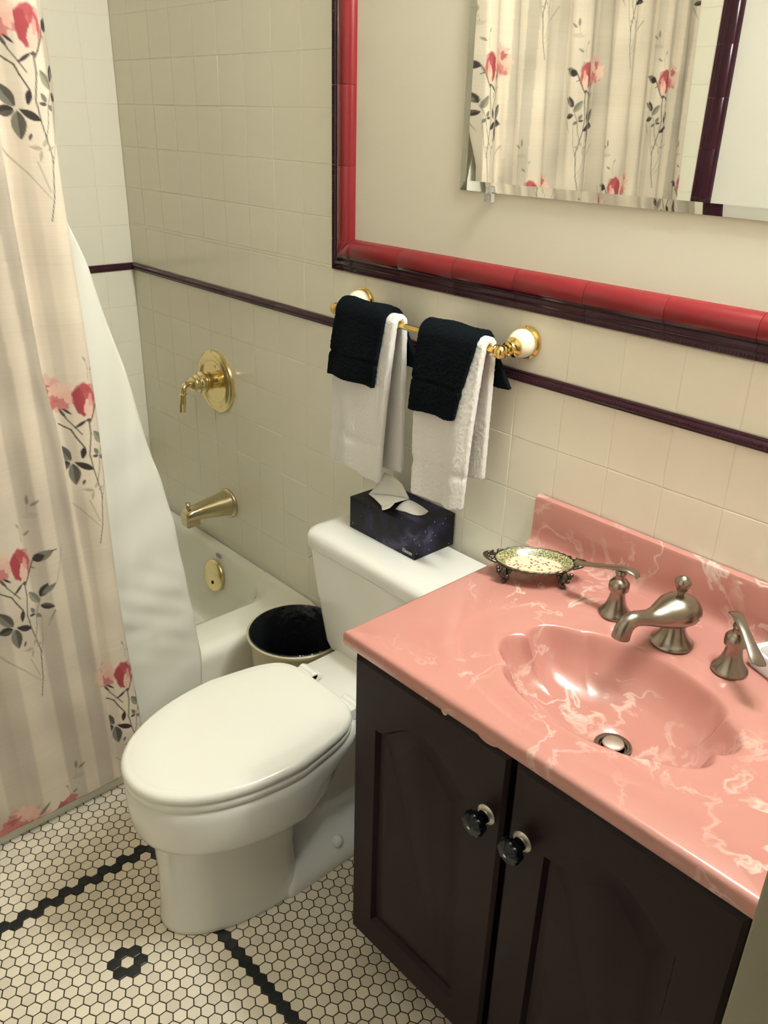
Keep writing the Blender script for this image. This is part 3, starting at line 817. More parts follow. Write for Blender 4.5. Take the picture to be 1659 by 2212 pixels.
# ------------------------------------------------------------------ toilet
CX = 1.346
def egg(z, yf, yb, yw, w, wb=None, n=72, e=2.1, flatb=False):
    """outline, counter-clockwise: front tip yf, widest w at yw, back yb (square when flatb)"""
    pts = []
    for k in range(n):
        a = 2 * PI * k / n; c, s = math.cos(a), math.sin(a)
        if s <= 0:
            x = w * math.copysign(abs(c) ** (2 / e), c); y = yw + (yf - yw) * abs(s) ** (2 / e)
        else:
            ee = 5.0 if flatb else 2.3
            q = abs(s) ** (2 / ee); y = yw + (yb - yw) * q
            ww = w + ((wb if wb else w) - w) * q
            x = ww * math.copysign(abs(c) ** (2 / ee), c)
        pts.append((CX + x, y, z))
    return pts
def toilet():
    t = empty('toilet', (CX, -.4, 0), 'white two-piece toilet with closed elongated lid between tub and dark vanity', 'toilet')
    # bowl + pedestal: one porcelain body
    p = MB()
    yw = -.505
    rings = [egg(.350, -.752, -.325, yw, .145, .112), egg(.360, -.766, -.318, yw, .158, .125, flatb=True), egg(.354, -.7735, -.314, yw, .1640, .130, flatb=True), egg(.335, -.7755, -.314, yw, .1655, .131, flatb=True),
             egg(.300, -.774, -.316, yw, .1655, .128), egg(.268, -.7705, -.325, yw, .164, .122), egg(.255, -.7665, -.335, yw, .161, .116), egg(.247, -.758, -.345, yw, .152, .108), egg(.243, -.750, -.36, yw, .138, .100)]
    rings += [egg(.240, -.744, -.40, yw, .112, .090), egg(.20, -.738, -.43, yw, .096, .084), egg(.12, -.736, -.455, yw, .094, .088), egg(.05, -.738, -.455, yw, .102, .097), egg(.014, -.742, -.45, yw, .109, .106), egg(.004, -.743, -.45, yw, .111, .108), egg(.0005, -.741, -.45, yw, .109, .106)]
    p.loft(rings)
    # trapway and bolt-down foot behind the pedestal
    def foot(z, hw, yf, yb, r=.03): return rrect(CX - hw, CX + hw, yf, yb, min(r, hw * .9), z, 6)
    p.loft([foot(.0005, .116, -.515, -.085, .012), foot(.010, .118, -.515, -.083, .012), foot(.022, .115, -.512, -.085, .012), foot(.040, .104, -.51, -.09), foot(.060, .086, -.51, -.10), foot(.085, .066, -.51, -.11), foot(.12, .055, -.51, -.12), foot(.20, .055, -.50, -.13), foot(.27, .068, -.45, -.14), foot(.345, .105, -.36, -.14)])
    # shelf under the tank
    p.loft([rrect(CX - .105, CX + .105, -.36, -.03, .03, .30), rrect(CX - .128, CX + .128, -.36, -.03, .03, .335), rrect(CX - .130, CX + .130, -.36, -.03, .03, .350), rrect(CX - .124, CX + .124, -.355, -.035, .03, .355)])
    p.build('bowl', M['porcelain'], t, smooth=50)
    # seat ring
    p = MB()
    def sr(z, g): return egg(z, -.7755 + g, -.334 - g * .3, yw, .1650 - g, .136 - g, flatb=True, e=2.1)
    p.loft([sr(.361, .006), sr(.3625, .0015), sr(.369, 0), sr(.375, .001), sr(.379, .006)])
    p.build('seat', M['seat'], t, smooth=50)
    # lid
    p = MB()
    def lr(z, g): return egg(z, -.778 + g, -.334 - g * .5, yw, .1665 - g, .138 - g, flatb=True, e=2.1)
    p.loft([lr(.3815, .006), lr(.3825, .0015), lr(.388, 0), lr(.394, .0012), lr(.3985, .0050), lr(.4004, .010), lr(.4000, .0145), lr(.4012, .0185), lr(.4020, .026), lr(.4026, .05), lr(.403, .09)])
    p.build('lid', M['seat'], t, smooth=50)
    for s in (-1, 1):
        q = MB(); x = CX + s * .072
        q.box(x - .024, x + .024, -.338, -.304, .357, .386); q.box(x - .014, x + .014, -.306, -.288, .356, .370)
        q.lathe([(.010, 0), (.010, .048)], (x - .024, -.316, .380), (1, 0, 0), 16)
        h = q.build('hinge', M['seat'], t, smooth=40, bevel=.003)
        q = MB(); q.lathe([(.013, -.012), (.0135, -.004), (.012, .004), (.006, .0095), (.0008, .011)], (CX + s * .097, -.37, .050), Vector((s * .7, 0, .7)), 24)
        b = q.build('bolt_cap', M['porcelain'], t, smooth=50); b['label'] = 'domed white bolt cap on the toilet foot'
    # tank
    p = MB()
    def tr(z, x, yf, r=.03): return rrect(CX - x, CX + x, yf, -.018, r, z)
    p.loft([tr(.338, .160, -.172), tr(.343, .176, -.186), tr(.360, .184, -.190), tr(.48, .209, -.196), tr(.592, .226, -.200), tr(.596, .224, -.198)])
    p.build('tank', M['porcelain'], t, smooth=50)
    p = MB()
    def tl(z, g, r=.035): return rrect(CX - .238 + g, CX + .238 - g, -.206 + g, -.012 - g * .3, r, z)
    p.loft([tl(.594, .008), tl(.597, .002), tl(.603, 0), tl(.622, .001), tl(.632, .005), tl(.6375, .014), tl(.640, .03)])
    p.build('tank_lid', M['porcelain'], t, smooth=50)
    q = MB(); q.lathe([(.010, -.006), (.010, .003), (.006, .005), (.005, .008)], (CX - .219, -.150, .566), (-1, 0, 0), 18)
    q.tube([(CX - .2285, -.150, .566), (CX - .2290, -.175, .563), (CX - .2285, -.196, .560)], [.0045, .0035, .0045], 12)
    f = q.build('flush_lever', M['white'], t, smooth=40); f['label'] = 'small white flush lever at the tank edge'
toilet()

# ------------------------------------------------------------------ tissue box
def tissue_box():
    x0, x1, y0, y1, z0, z1 = 1.184, 1.394, -.1225, -.005, .6402, .7155
    t = empty('tissue_box', ((x0 + x1) / 2, -.06, z0), 'dark navy starry-sky tissue box on the toilet tank lid', 'tissue box')
    cx, cy = 1.285, -.060
    p = MB(); n = 48
    hole = []; outer = []
    for k in range(n):
        a = 2 * PI * k / n; c, s = math.cos(a), math.sin(a)
        hole.append((cx + .072 * math.copysign(abs(c) ** .9, c), cy + .030 * s * (1 + .25 * math.cos(2 * a)), z1))
        m = max(abs(c) / ((x1 - x0) / 2), abs(s) / ((y1 - y0) / 2))
        outer.append(((x0 + x1) / 2 + c / m, (y0 + y1) / 2 + s / m, z1))
    hole_in = [(a, b, z1 - .0012) for a, b, _ in hole]
    p.loft([outer, hole], False, False)
    p.loft([hole, hole_in], False, False, mi=1)
    p.add([(x0, y0, z0), (x1, y0, z0), (x1, y1, z0), (x0, y1, z0), (x0, y0, z1), (x1, y0, z1), (x1, y1, z1), (x0, y1, z1)], [(0, 3, 2, 1), (0, 1, 5, 4), (1, 2, 6, 5), (2, 3, 7, 6), (3, 0, 4, 7)])
    i = .001
    p.add([(x0 + i, y0 + i, z0 + i), (x1 - i, y0 + i, z0 + i), (x1 - i, y1 - i, z0 + i), (x0 + i, y1 - i, z0 + i), (x0 + i, y0 + i, z1 - i), (x1 - i, y0 + i, z1 - i), (x1 - i, y1 - i, z1 - i), (x0 + i, y1 - i, z1 - i)], [(0, 1, 2, 3), (0, 4, 5, 1), (1, 5, 6, 2), (2, 6, 7, 3), (3, 7, 4, 0)], 1)
    p.build('carton', [M['galaxy'], M['cardin']], t, smooth=0)
    # small pale script on the long side
    cu = bpy.data.curves.new('brand_lettering', 'FONT'); cu.body = 'Kleenex'; cu.size = .0125; cu.extrude = .0002; cu.shear = .25; cu.space_character = .88
    tmp = bpy.data.objects.new('tmp', cu); COL.objects.link(tmp)
    dg = bpy.context.evaluated_depsgraph_get(); me = bpy.data.meshes.new_from_object(tmp.evaluated_get(dg))
    bpy.data.objects.remove(tmp); bpy.data.curves.remove(cu)
    xs = [v.co.x for v in me.vertices]; sc = .030 / (max(xs) - min(xs))
    rot = Matrix.Rotation(PI / 2, 4, 'X'); me.transform(Matrix.Translation(Vector((1.356, y0 - .0002, .6478)) - ORG[t.name]) @ rot @ Matrix.Diagonal((sc, sc * 1.35, 1, 1)))
    me.materials.append(M['logo']); lo = bpy.data.objects.new('brand_lettering', me); COL.objects.link(lo); lo.parent = t
    lo['label'] = 'small pale lettering on the box side'
    # the tissue standing out of the slot
    q = MB()
    def patch(grid, n=8):
        G = [[Vector(v) for v in r] for r in grid]
        B = lambda t: ((1 - t) ** 3, 3 * t * (1 - t) ** 2, 3 * t * t * (1 - t), t ** 3) if len(G) == 4 else ((1 - t) ** 2, 2 * t * (1 - t), t * t)
        vs = []
        for i in range(n + 1):
            for j in range(n + 1):
                a, b = B(i / n), B(j / n); v = Vector()
                for r in range(len(G)):
                    for c in range(len(G)): v += G[r][c] * a[r] * b[c]
                vs.append(v)
        q.add(vs, [(i * (n + 1) + j, i * (n + 1) + j + 1, (i + 1) * (n + 1) + j + 1, (i + 1) * (n + 1) + j) for i in range(n) for j in range(n)])
    z = z1
    # upright fan
    patch([[(1.224, -.058, .770), (1.252, -.056, .771), (1.284, -.060, .762)],
           [(1.213, -.062, .742), (1.248, -.046, .738), (1.292, -.056, .746)],
           [(1.202, -.084, .7165), (1.250, -.062, .722), (1.309, -.060, .735)]])
    # fold turned down over the front edge of the slot
    patch([[(1.202, -.084, .7165), (1.250, -.068, .728), (1.309, -.060, .735)],
           [(1.240, -.096, .7195), (1.275, -.092, .733), (1.308, -.082, .737)],
           [(1.270, -.106, .7175), (1.286, -.116, .722), (1.304, -.100, .735)]])
    patch([[(1.270, -.106, .7175), (1.284, -.110, .722), (1.304, -.100, .735)],
           [(1.274, -.110, .7168), (1.290, -.118, .720), (1.305, -.104, .732)],
           [(1.285, -.118, .7166), (1.290, -.120, .7172), (1.302, -.112, .726)]])
    # part sinking back into the slot
    patch([[(1.306, -.062, .734), (1.330, -.052, .730), (1.352, -.044, .716)],
           [(1.302, -.084, .730), (1.332, -.078, .726), (1.356, -.060, .713)],
           [(1.296, -.092, .712), (1.326, -.090, .706), (1.350, -.072, .704)]])
    o = q.build('tissue', M['tissue'], None, smooth=180, org=(1.27, -.07, z1))
    s = o.modifiers.new('Sheet thickness', 'SOLIDIFY'); s.thickness = .0005
    tag(o, 'white paper tissue pulled up out of the starry box', 'tissue')
tissue_box()

# ------------------------------------------------------------------ towel bar and towels
BY, BZ = -.080, 1.110
def towel_bar():
    t = empty('towel_bar', (1.31, 0, BZ), 'brass towel bar with cream ceramic rosettes under the maroon border', 'towel bar')
    p = MB(); p.lathe([(.0062, 0), (.0062, .462)], (1.080, BY, BZ), (1, 0, 0), 20); p.build('bar', M['gold'], t, smooth=40)
    for x, s in ((1.0840, -1), (1.5400, 1)):
        m = MB(); m.lathe([(.0005, 0), (.0295, 0), (.0305, .003), (.0305, .0055), (.0275, .0075), (.028, .0095), (.025, .0105), (.0005, .0105)], (x, -.0003, BZ + .006), (0, -1, 0), 40)
        b = m.build('mount', M['gold'], t, smooth=35)
        m = MB(); m.lathe([(.0258, .0095), (.0268, .014), (.0265, .021), (.0238, .030), (.018, .0365), (.014, .0385), (.0005, .039)], (x, -.0003, BZ + .006), (0, -1, 0), 40)
        c = m.build('ceramic_rosette', M['ivory'], b, smooth=40); c['label'] = 'cream ceramic rosette'
        m = MB(); m.lathe([(.0005, .036), (.017, .037), (.0185, .040), (.0185, .043), (.014, .046), (.010, .049), (.009, .053), (.0125, .055), (.0125, .059), (.009, .062), (.0085, .066)], (x, -.0003, BZ + .005), (0, -1, -.06), 28)
        m.lathe([(.0085, -.013), (.0115, -.011), (.0115, -.007), (.0095, -.005), (.0125, 0), (.0128, .004), (.011, .009), (.006, .0125), (.0006, .0135)], (x + s * .001, BY, BZ), (s, 0, 0), 28)
        m.ball((x - s * .002, BY + .002, BZ), .0125, 20, 12)
        m.build('post', M['gold'], b, smooth=40)
towel_bar()

def towel(name, xt, xb_f, xb_b, zf, zb, thick, material, label, cat, group, inner=0., wave=.004, band=None, seed=0, yoff=0., bow=0., fr=None):
    """cloth doubled over the bar: xt = (left, right) at the top, xb_f/xb_b = the same at the front / back bottom"""
    r = .0066 + inner + thick / 2
    zf0 = zf; path = []
    nf, nb, na = 34, 26, 14
    for k in range(nf): path.append(('f', k / nf))
    for k in range(na + 1): path.append(('a', k / na))
    for k in range(1, nb + 1): path.append(('b', k / nb))
    nx = 26; rows = []
    R_ = random.Random(seed); ph = [R_.uniform(0, 6) for _ in range(4)]
    for kind, t in path:
        row = []
        for j in range(nx):
            u = j / (nx - 1)
            wv = lambda h: wave * h * (math.sin(2 * PI * u * 1.35 + ph[0]) + .5 * math.sin(2 * PI * u * 2.6 + ph[1]))
            if kind == 'f':
                h = 1 - t                                   # 1 at the hem
                x = (xt[0] + (xb_f[0] - xt[0]) * h) * (1 - u) + (xt[1] + (xb_f[1] - xt[1]) * h) * u
                z = BZ + (zf - BZ) * h + (fr(u) * h if fr else 0)
                y = BY - r - yoff * h + wv(h) - bow * math.sin(PI * h) 
                if band and band[0] < z < band[1]: 
                    y += .0022; x += (.5 - u) * .006
            elif kind == 'a':
                a = PI * (1 - t) ; x = xt[0] * (1 - u) + xt[1] * u
                y = BY + math.cos(a) * r; z = BZ + math.sin(a) * r * 1.05
            else:
                h = t
                x = (xt[0] + (xb_b[0] - xt[0]) * h) * (1 - u) + (xt[1] + (xb_b[1] - xt[1]) * h) * u
                z = BZ + (zb - BZ) * h
                y = min(BY + r + .006 * h + wv(h) * .5, -.004 - thick / 2 - inner * .3)
            row.append((x, y, z + .0015 * math.sin(9 * u + ph[2])))
        rows.append(row)
    mb = MB(); vs = [p for rr in rows for p in rr]
    mb.add(vs, [(i * nx + j, i * nx + j + 1, (i + 1) * nx + j + 1, (i + 1) * nx + j) for i in range(len(rows) - 1) for j in range(nx - 1)])
    o = mb.build(name, material, None, smooth=180, org=((xt[0] + xt[1]) / 2, BY, BZ))
    s = o.modifiers.new('Terry thickness', 'SOLIDIFY'); s.thickness = thick; s.offset = 0
    b = o.modifiers.new('Soft edge', 'BEVEL'); b.width = thick * .42; b.segments = 3; b.limit_method = 'ANGLE'; b.angle_limit = math.radians(60)
    ss = o.modifiers.new('Subdivision', 'SUBSURF'); ss.levels = 1; ss.render_levels = 2
    tx = bpy.data.textures.new(name + '_terry', 'CLOUDS'); tx.noise_scale = .005
    dm = o.modifiers.new('Terry loops', 'DISPLACE'); dm.texture = tx; dm.strength = .0022; dm.mid_level = .5; dm.texture_coords = 'LOCAL'
    return tag(o, label, cat, group)
fr1 = lambda u: .004 * math.sin(5 * u) - .014 * max(0, u - .6)
towel('hand_towel', (1.103, 1.285), (1.090, 1.254), (1.112, 1.282), .772, .785, .014, M['towel'], 'white terry hand towel on the brass bar, above the tissue box and nearer the tub', 'towel', 'white hand towels on the brass bar', 0, .005, (.842, .856), 1, .010, .004, fr1)
towel('hand_towel', (1.352, 1.518), (1.370, 1.502), (1.362, 1.512), .788, .845, .014, M['towel'], 'white terry hand towel on the brass bar with fringed hem, nearer the pink sink', 'towel', 'white hand towels on the brass bar', 0, .006, (.852, .866), 5, .012, .004, lambda u: .005 * math.sin(3 + 4 * u))
towel('washcloth', (1.116, 1.262), (1.097, 1.246), (1.150, 1.312), .977, 1.02, .010, M['black'], 'black washcloth draped over the white towel above the tissue box', 'washcloth', 'black washcloths over the white towels', .0150, .002, (1.025, 1.032), 8, .010, .002, lambda u: .002 * u)
towel('washcloth', (1.362, 1.505), (1.354, 1.474), (1.410, 1.548), .965, 1.035, .010, M['black'], 'black washcloth draped over the white towel nearer the pink sink', 'washcloth', 'black washcloths over the white towels', .0150, .002, (1.025, 1.032), 12, .010, .002, lambda u: .004 * u)

# ------------------------------------------------------------------ vanity cabinet
VL, VR, VF = 1.638, 2.303, -.480
def door_mesh(x0, x1, z0, z1, yb, yf):
    """cathedral raised-panel door; front faces -y at yf"""
    mb = MB()
    mL, mR = (.052, .062)
    a0, a1, b0 = x0 + .054, x1 - .064, z0 + .062
    if x0 > 1.9: a0, a1 = x0 + .064, x1 - .064
    sh, rise = z1 - .118, .052
    def loop(ins, y):
        pts = []; xa, xb_ = a0 + ins, a1 - ins; n = 28
        pts.append((xa, y, b0 + ins)); pts.append((xb_, y, b0 + ins))
        for k in range(n + 1):
            u = k / n; x = xb_ + (xa - xb_) * u
            v = min(1, max(0, (min(u, 1 - u) - .06) / .44)); bump = math.sin(v * PI / 2) ** 1.15
            pts.append((x, y, sh - ins + (rise + (0)) * bump))
        return pts
    L0 = loop(0, yf); L1 = loop(.005, yf + .009); L2 = loop(.010, yf + .0095); L3 = loop(.032, yf + .0025); L4 = loop(.034, yf + .0018)
    mb.loft([L0, L1, L2, L3, L4], False, True)
    e = .0055
    R_ = [(x0 + e, yf, z0 + e), (x1 - e, yf, z0 + e), (x1 - e, yf, z1 - e), (x0 + e, yf, z1 - e)]
    B_ = [(x0, yf + .006, z0), (x1, yf + .006, z0), (x1, yf + .006, z1), (x0, yf + .006, z1)]
    C_ = [(x0, yb, z0), (x1, yb, z0), (x1, yb, z1), (x0, yb, z1)]
    n = len(L0); vs = L0 + R_; f = []
    f.append((0, n, n + 1, 1)); f.append((1, n + 1, n + 2, 2)); f.append((0, n - 1, n + 3, n))
    top = list(range(2, n))
    m = len(top)
    tv = [(L0[i][0], yf, z1 - e) for i in top]
    vs2 = vs + tv; o = len(vs)
    for k in range(m - 1): f.append((top[k], o + k, o + k + 1, top[k + 1]))
    f.append((n + 2, o, 2)); f.append((n - 1, o + m - 1, n + 3))
    mb.add(vs2, f)
    mb.loft([R_, B_, C_], False, True)
    return mb
def vanity():
    t = empty('vanity_cabinet', ((VL + VR) / 2, -.25, 0), 'dark stained vanity cabinet with two arched panel doors under the pink sink top', 'cabinet')
    p = MB()
    for b in ((VL, VL + .016, VF, -.006, .080, .7135), (VR - .016, VR, VF, -.006, .080, .7135), (VL + .016, VR - .016, VF, -.006, .080, .096),
              (VL + .016, VR - .016, -.014, -.006, .096, .60), (VL + .016, VR - .016, VF, VF + .018, .692, .7135), (VL + .016, VR - .016, VF, VF + .018, .096, .12),
              (1.945, 1.989, VF, VF + .018, .12, .692)): p.box(*b)
    p.build('carcass', M['wood'], t, smooth=30, bevel=.001)
    p = MB(); p.box(VL + .03, VR, -.40, -.02, 0, .080); p.build('toe_kick', M['toe'], t, smooth=0)
    yf = -.500
    for x0, x1, kx in ((VL + .002, 1.962, 1.934), (1.972, VR - .004, 2.000)):
        d = door_mesh(x0, x1, .082, .702, VF - .0005, yf).build('door', M['wood'], t, smooth=28)
        w = __import__('bmesh').new(); w.from_mesh(d.data); __import__('bmesh').ops.remove_doubles(w, verts=w.verts, dist=1e-5); __import__('bmesh').ops.recalc_face_normals(w, faces=w.faces); w.to_mesh(d.data); w.free()
        d.data.set_sharp_from_angle(angle=math.radians(28))
        k = MB(); kz = .583
        fl = lambda a, h: (.11 * (abs(math.cos(4 * a)) - .6) if h > .016 else 0)
        k.lathe([(.010, .008), (.009, .014), (.013, .018), (.0185, .022), (.0195, .028), (.0170, .034), (.010, .0375), (.0005, .0385)], (kx, yf, kz), (0, -1, 0), 64, ripple=fl)
        kn = k.build('knob', M['knob'], d, smooth=40); kn['label'] = 'faceted black glass knob'
        k = MB(); k.lathe([(.0005, -.0006), (.0155, -.0006), (.0160, .002), (.0135, .004), (.0105, .0055), (.0095, .009), (.0005, .009)], (kx, yf, kz), (0, -1, 0), 32)
        s = k.build('knob_rosette', M['steel'], d, smooth=40); s['label'] = 'silvery metal rosette behind the knob'
        k = MB(); k.lathe([(.0005, .037), (.0026, .037), (.0026, .0398), (.0005, .0404)], (kx, yf, kz), (0, -1, 0), 12)
        s = k.build('knob_screw', M['chrome'], d, smooth=40); s['label'] = 'silvery screw tip on the knob'
vanity()

# ------------------------------------------------------------------ vanity top with moulded shell basin
TZ = .742
def vanity_top():
    X0, X1, Y0, Y1 = 1.621, 2.315, -.508, -.003
    t = empty('sink_counter', ((X0 + X1) / 2, -.25, TZ), 'glossy pink marbled sink counter with moulded oval shell basin', 'sink counter')
    bx, by = 1.987, -.305; A, B = .188, .1265
    # directions incl. exact corners
    n = 288; ang = [2 * PI * k / n for k in range(n)]
    for cx, cy in ((X0, Y0), (X1, Y0), (X1, Y1), (X0, Y1)):
        a = math.atan2(cy - by, cx - bx) % (2 * PI)
        k = min(range(n), key=lambda i: abs(ang[i] - a)); ang[k] = a
    def rect_r(a):
        c, s = math.cos(a), math.sin(a)
        r = 1e9
        if c > 1e-9: r = min(r, (X1 - bx) / c)
        if c < -1e-9: r = min(r, (X0 - bx) / c)
        if s > 1e-9: r = min(r, (Y1 - by) / s)
        if s < -1e-9: r = min(r, (Y0 - by) / s)
        return r
    def ell(a, A_, B_): return 1 / math.sqrt((math.cos(a) / A_) ** 2 + (math.sin(a) / B_) ** 2)
    def scal(a):                                    # shell lobes at both ends of the oval
        # parametric angle
        p = math.atan2(math.sin(a) / B, math.cos(a) / A)
        e = abs(math.cos(p)) ; w = max(0, (e - .45) / .55) ** .8
        return 1 + w * (.105 * abs(math.sin(4.3 * (math.atan2(math.sin(p), math.cos(p)) if math.cos(p) > 0 else math.atan2(math.sin(p - PI), math.cos(p - PI))) + .55)) ** .8 - .062) if True else 1
    H = .090
    rings = []
    dx, dy = 2.010 - bx, -.3145 - by                 # drain position
    def ring(fr, z, sc_, ctr=0.):
        out = []
        for a in ang:
            r = ell(a, A, B) * fr
            r *= 1 + (scal(a) - 1) * sc_
            out.append((bx + dx * ctr + r * math.cos(a), by + dy * ctr + r * math.sin(a), z))
        return out
    # bowl from drain outwards: (fraction, depth, scallop, centre shift)
    for rr_, dz in ((.0262, -.010), (.0262, -.0022), (.029, .0006)):
        rings.append([(bx + dx + rr_ * math.cos(a), by + dy + rr_ * math.sin(a), TZ - H + dz) for a in ang])
    for fr, dz, sc_, ctr in ((.36, -H + .002, .05, .8), (.50, -H + .0055, .25, .6), (.62, -H + .012, .5, .42), (.72, -H + .021, .8, .30), (.80, -H + .033, 1.0, .20), (.865, -H + .0485, 1.1, .13), (.910, -H + .064, 1.15, .07), (.938, -H + .0755, 1.15, .03), (.957, -.0080, 1.1, 0), (.975, -.0038, .95, 0), (.995, -.0020, .75, 0), (1.03, -.0012, .45, 0), (1.08, -.0012, .2, 0)):
        rings.append(ring(fr, TZ + dz, sc_, ctr))
    # flat apron of the oval, tiny step, then out to the edge
    def oval2(k, z):
        return [(bx + min(ell(a, .262 * k, .170 * k), rect_r(a) * (.985 if k > 1.02 else .965)) * math.cos(a), by + min(ell(a, .262 * k, .170 * k), rect_r(a) * (.985 if k > 1.02 else .965)) * math.sin(a), z) for a in ang]
    rings.append(oval2(.90, TZ - .0022)); rings.append(oval2(.975, TZ - .0022)); rings.append(oval2(.995, TZ - .0012)); rings.append(oval2(1.015, TZ - .0001)); rings.append(oval2(1.03, TZ))
    def edge(off, z):
        out = []
        for a in ang:
            r = rect_r(a); x, y = bx + r * math.cos(a), by + r * math.sin(a)
            out.append((min(max(x, X0 + off), X1 - off), min(max(y, Y0 + off), Y1 - off), z))
        return out
    rings += [edge(.009, TZ), edge(.004, TZ - .0012), edge(.0012, TZ - .004), edge(0, TZ - .009), edge(0, TZ - .022), edge(.002, TZ - .0275), edge(.006, TZ - .028)]
    mb = MB(); mb.loft(rings, False, False)
    # basin shell underneath, hidden in the cabinet
    # drips of resin left along the bottom edge
    for x, w, d in ((1.843, .016, .010), (1.862, .006, .004), (1.925, .045, .0085), (2.02, .035, .003)):
        ptsx = [x - w / 2 + w * k / 8 for k in range(9)]
        prof = [(px, TZ - .026 - d * math.sin(PI * k / 8) ** .7) for k, px in enumerate(ptsx)]
        for k in range(8):
            (xa, za), (xb_, zb) = prof[k], prof[k + 1]
            mb.add([(xa, Y0 + .002, TZ - .02), (xb_, Y0 + .002, TZ - .02), (xb_, Y0 + .004, zb), (xa, Y0 + .004, za), (xa, Y0 + .012, za), (xb_, Y0 + .012, zb)], [(0, 3, 2, 1), (3, 4, 5, 2)])
    mb.build('countertop', M['marble'], t, smooth=60)
    # backsplash with cove
    p = MB(); xs0 = 1.598
    pr_ = [(-.0035, TZ - .002), (-.043, TZ - .0005), (-.034, TZ + .0015), (-.028, TZ + .006), (-.0245, TZ + .013), (-.0228, TZ + .03), (-.0215, TZ + .088), (-.0195, TZ + .0935), (-.0155, TZ + .0955), (-.006, TZ + .0955), (-.0025, TZ + .0935), (-.0025, TZ)]
    rings = []
    for x, k in ((1.6105, .0), (1.6120, 1), (X1 - .001, 1)):
        rings.append([(x if True else x, y if k else -.006 + (y + .006) * .9, z if k else TZ + (z - TZ) * .98) for y, z in pr_])
    p.loft(rings)
    p.build('backsplash', M['marble'], t, smooth=40)
    # drain
    dc = (bx + dx, by + dy, TZ - H)
    p = MB(); p.lathe([(.017, -.012), (.0175, -.002), (.0255, .0006), (.0275, .0022), (.0262, .0030), (.021, .0022), (.0185, -.002), (.018, -.012)], dc, (0, 0, 1), 40, cap=False)
    p.build('drain_ring', M['nickel'], t, smooth=50)
    p = MB(); p.lathe([(.0005, -.012), (.0178, -.012)], (dc[0], dc[1], dc[2] + .001), (0, 0, 1), 24); p.build('drain_well', M['darkhole'], t, smooth=0)
    p = MB(); p.lathe([(.005, -.012), (.005, .002), (.0145, .003), (.0160, .0055), (.0150, .0078), (.010, .0088), (.0005, .0092)], dc, (0, 0, 1), 32)
    s = p.build('drain_stopper', M['steel'], t, smooth=50); s['label'] = 'brushed nickel pop-up drain stopper'
vanity_top()

# ------------------------------------------------------------------ faucet
def flare(c, k=1.0, seg=40):
    return [(.0005, 0), (.0325 * k, 0), (.0340 * k, .0018), (.0335 * k, .0045), (.0310 * k, .007), (.0260 * k, .012), (.0205 * k, .021), (.0170 * k, .031), (.0150 * k, .041)]
def faucet():
    fx, fy = 1.982, -.132
    t = empty('faucet', (fx, fy, TZ), 'brushed nickel teapot-shaped sink faucet spout with lift knob behind the basin', 'faucet')
    p = MB(); p.lathe(flare(0) + [(.0150, .047), (.0005, .047)], (fx, fy, TZ - .0006), (0, 0, 1), 44); p.build('pedestal', M['nickel'], t, smooth=50)
    d = Vector((-.36, -1, 0)).normalized(); w = Vector((-d.y, d.x, 0)); o = Vector((fx, fy, 0))
    # teapot body: sections along the spout direction, (distance, centre z, half width, half height)
    secs = [(-.0375, .7985, .0015, .0015), (-.0365, .799, .010, .0085), (-.033, .799, .0185, .0150), (-.026, .8, .0265, .0210), (-.014, .801, .0325, .0255), (.0, .802, .0340, .0270), (.014, .8015, .0315, .0255), (.028, .7995, .0255, .0210), (.042, .798, .0185, .0155), (.055, .799, .0145, .0125), (.068, .8015, .0130, .0118), (.080, .8035, .0128, .0118)]
    rings = []
    for s, zc, hw, hh in secs:
        rings.append([o + d * s + w * hw * math.cos(2 * PI * k / 32) + Vector((0, 0, zc + hh * math.sin(2 * PI * k / 32))) for k in range(32)])
    # spout curls down
    n0 = o + d * .080
    for a, s, zc, r in ((20, .0875, .8025, .0130), (42, .0945, .7990, .0132), (60, .0990, .7930, .0135), (72, .1015, .7865, .0138), (80, .1030, .7795, .0142), (82, .1038, .7745, .0144)):
        ar = math.radians(a); dd = d * math.cos(ar) + Vector((0, 0, -math.sin(ar))); up = w.cross(dd).normalized(); up = up if up.z > 0 else -up
        c = o + d * s + Vector((0, 0, zc))
        rings.append([c + w * r * math.cos(2 * PI * k / 32) + up * r * math.sin(2 * PI * k / 32) for k in range(32)])
    p = MB(); p.loft(rings); p.build('spout', M['nickel'], t, smooth=60)
    p = MB(); p.lathe([(.0052, -.006), (.0052, .004), (.0085, .006), (.0092, .010), (.0112, .013), (.0112, .0150), (.0125, .018), (.0125, .020), (.0118, .023), (.0090, .0275), (.0045, .031), (.0005, .032)], o + Vector((-.001, .002, .830)), (0, 0, 1), 28)
    p.build('lift_knob', M['nickel'], t, smooth=40)
faucet()
def handle(name, hx, hy, ang, label, tip):
    t = empty(name, (hx, hy, TZ), label, 'tap', 'lever taps of the sink faucet')
    p = MB(); p.lathe(flare(0, .80) + [(.0125, .045), (.0165, .047), (.0172, .053), (.0165, .060), (.0125, .065), (.0085, .068), (.0078, .074), (.0095, .077), (.0078, .083), (.0005, .084)], (hx, hy, TZ - .0006), (0, 0, 1), 36)
    p.build('handle_base', M['nickel'], t, smooth=45)
    d = Vector((math.cos(ang), math.sin(ang), 0)); o = Vector((hx, hy, TZ))
    q = MB(); pts = [o + d * s + Vector((0, 0, z)) for s, z in ((-.030, .080), (-.026, .0855), (-.014, .0875), (.0, .0855), (.02, .0805), (.045, .0735), (.062, .0685), (.076, .0650), (.085, .0670))]
    q.tube(pts, [(.0012, .006), (.002, .0090), (.0030, .0095), (.0046, .0085), (.0032, .0080), (.0024, .0090), (.0022, .0105), (.0020, .0105), (.0010, .006)], 16, flat=(0, 0, 1), sub=1)
    q.build('lever', M['nickel'], t, smooth=60)
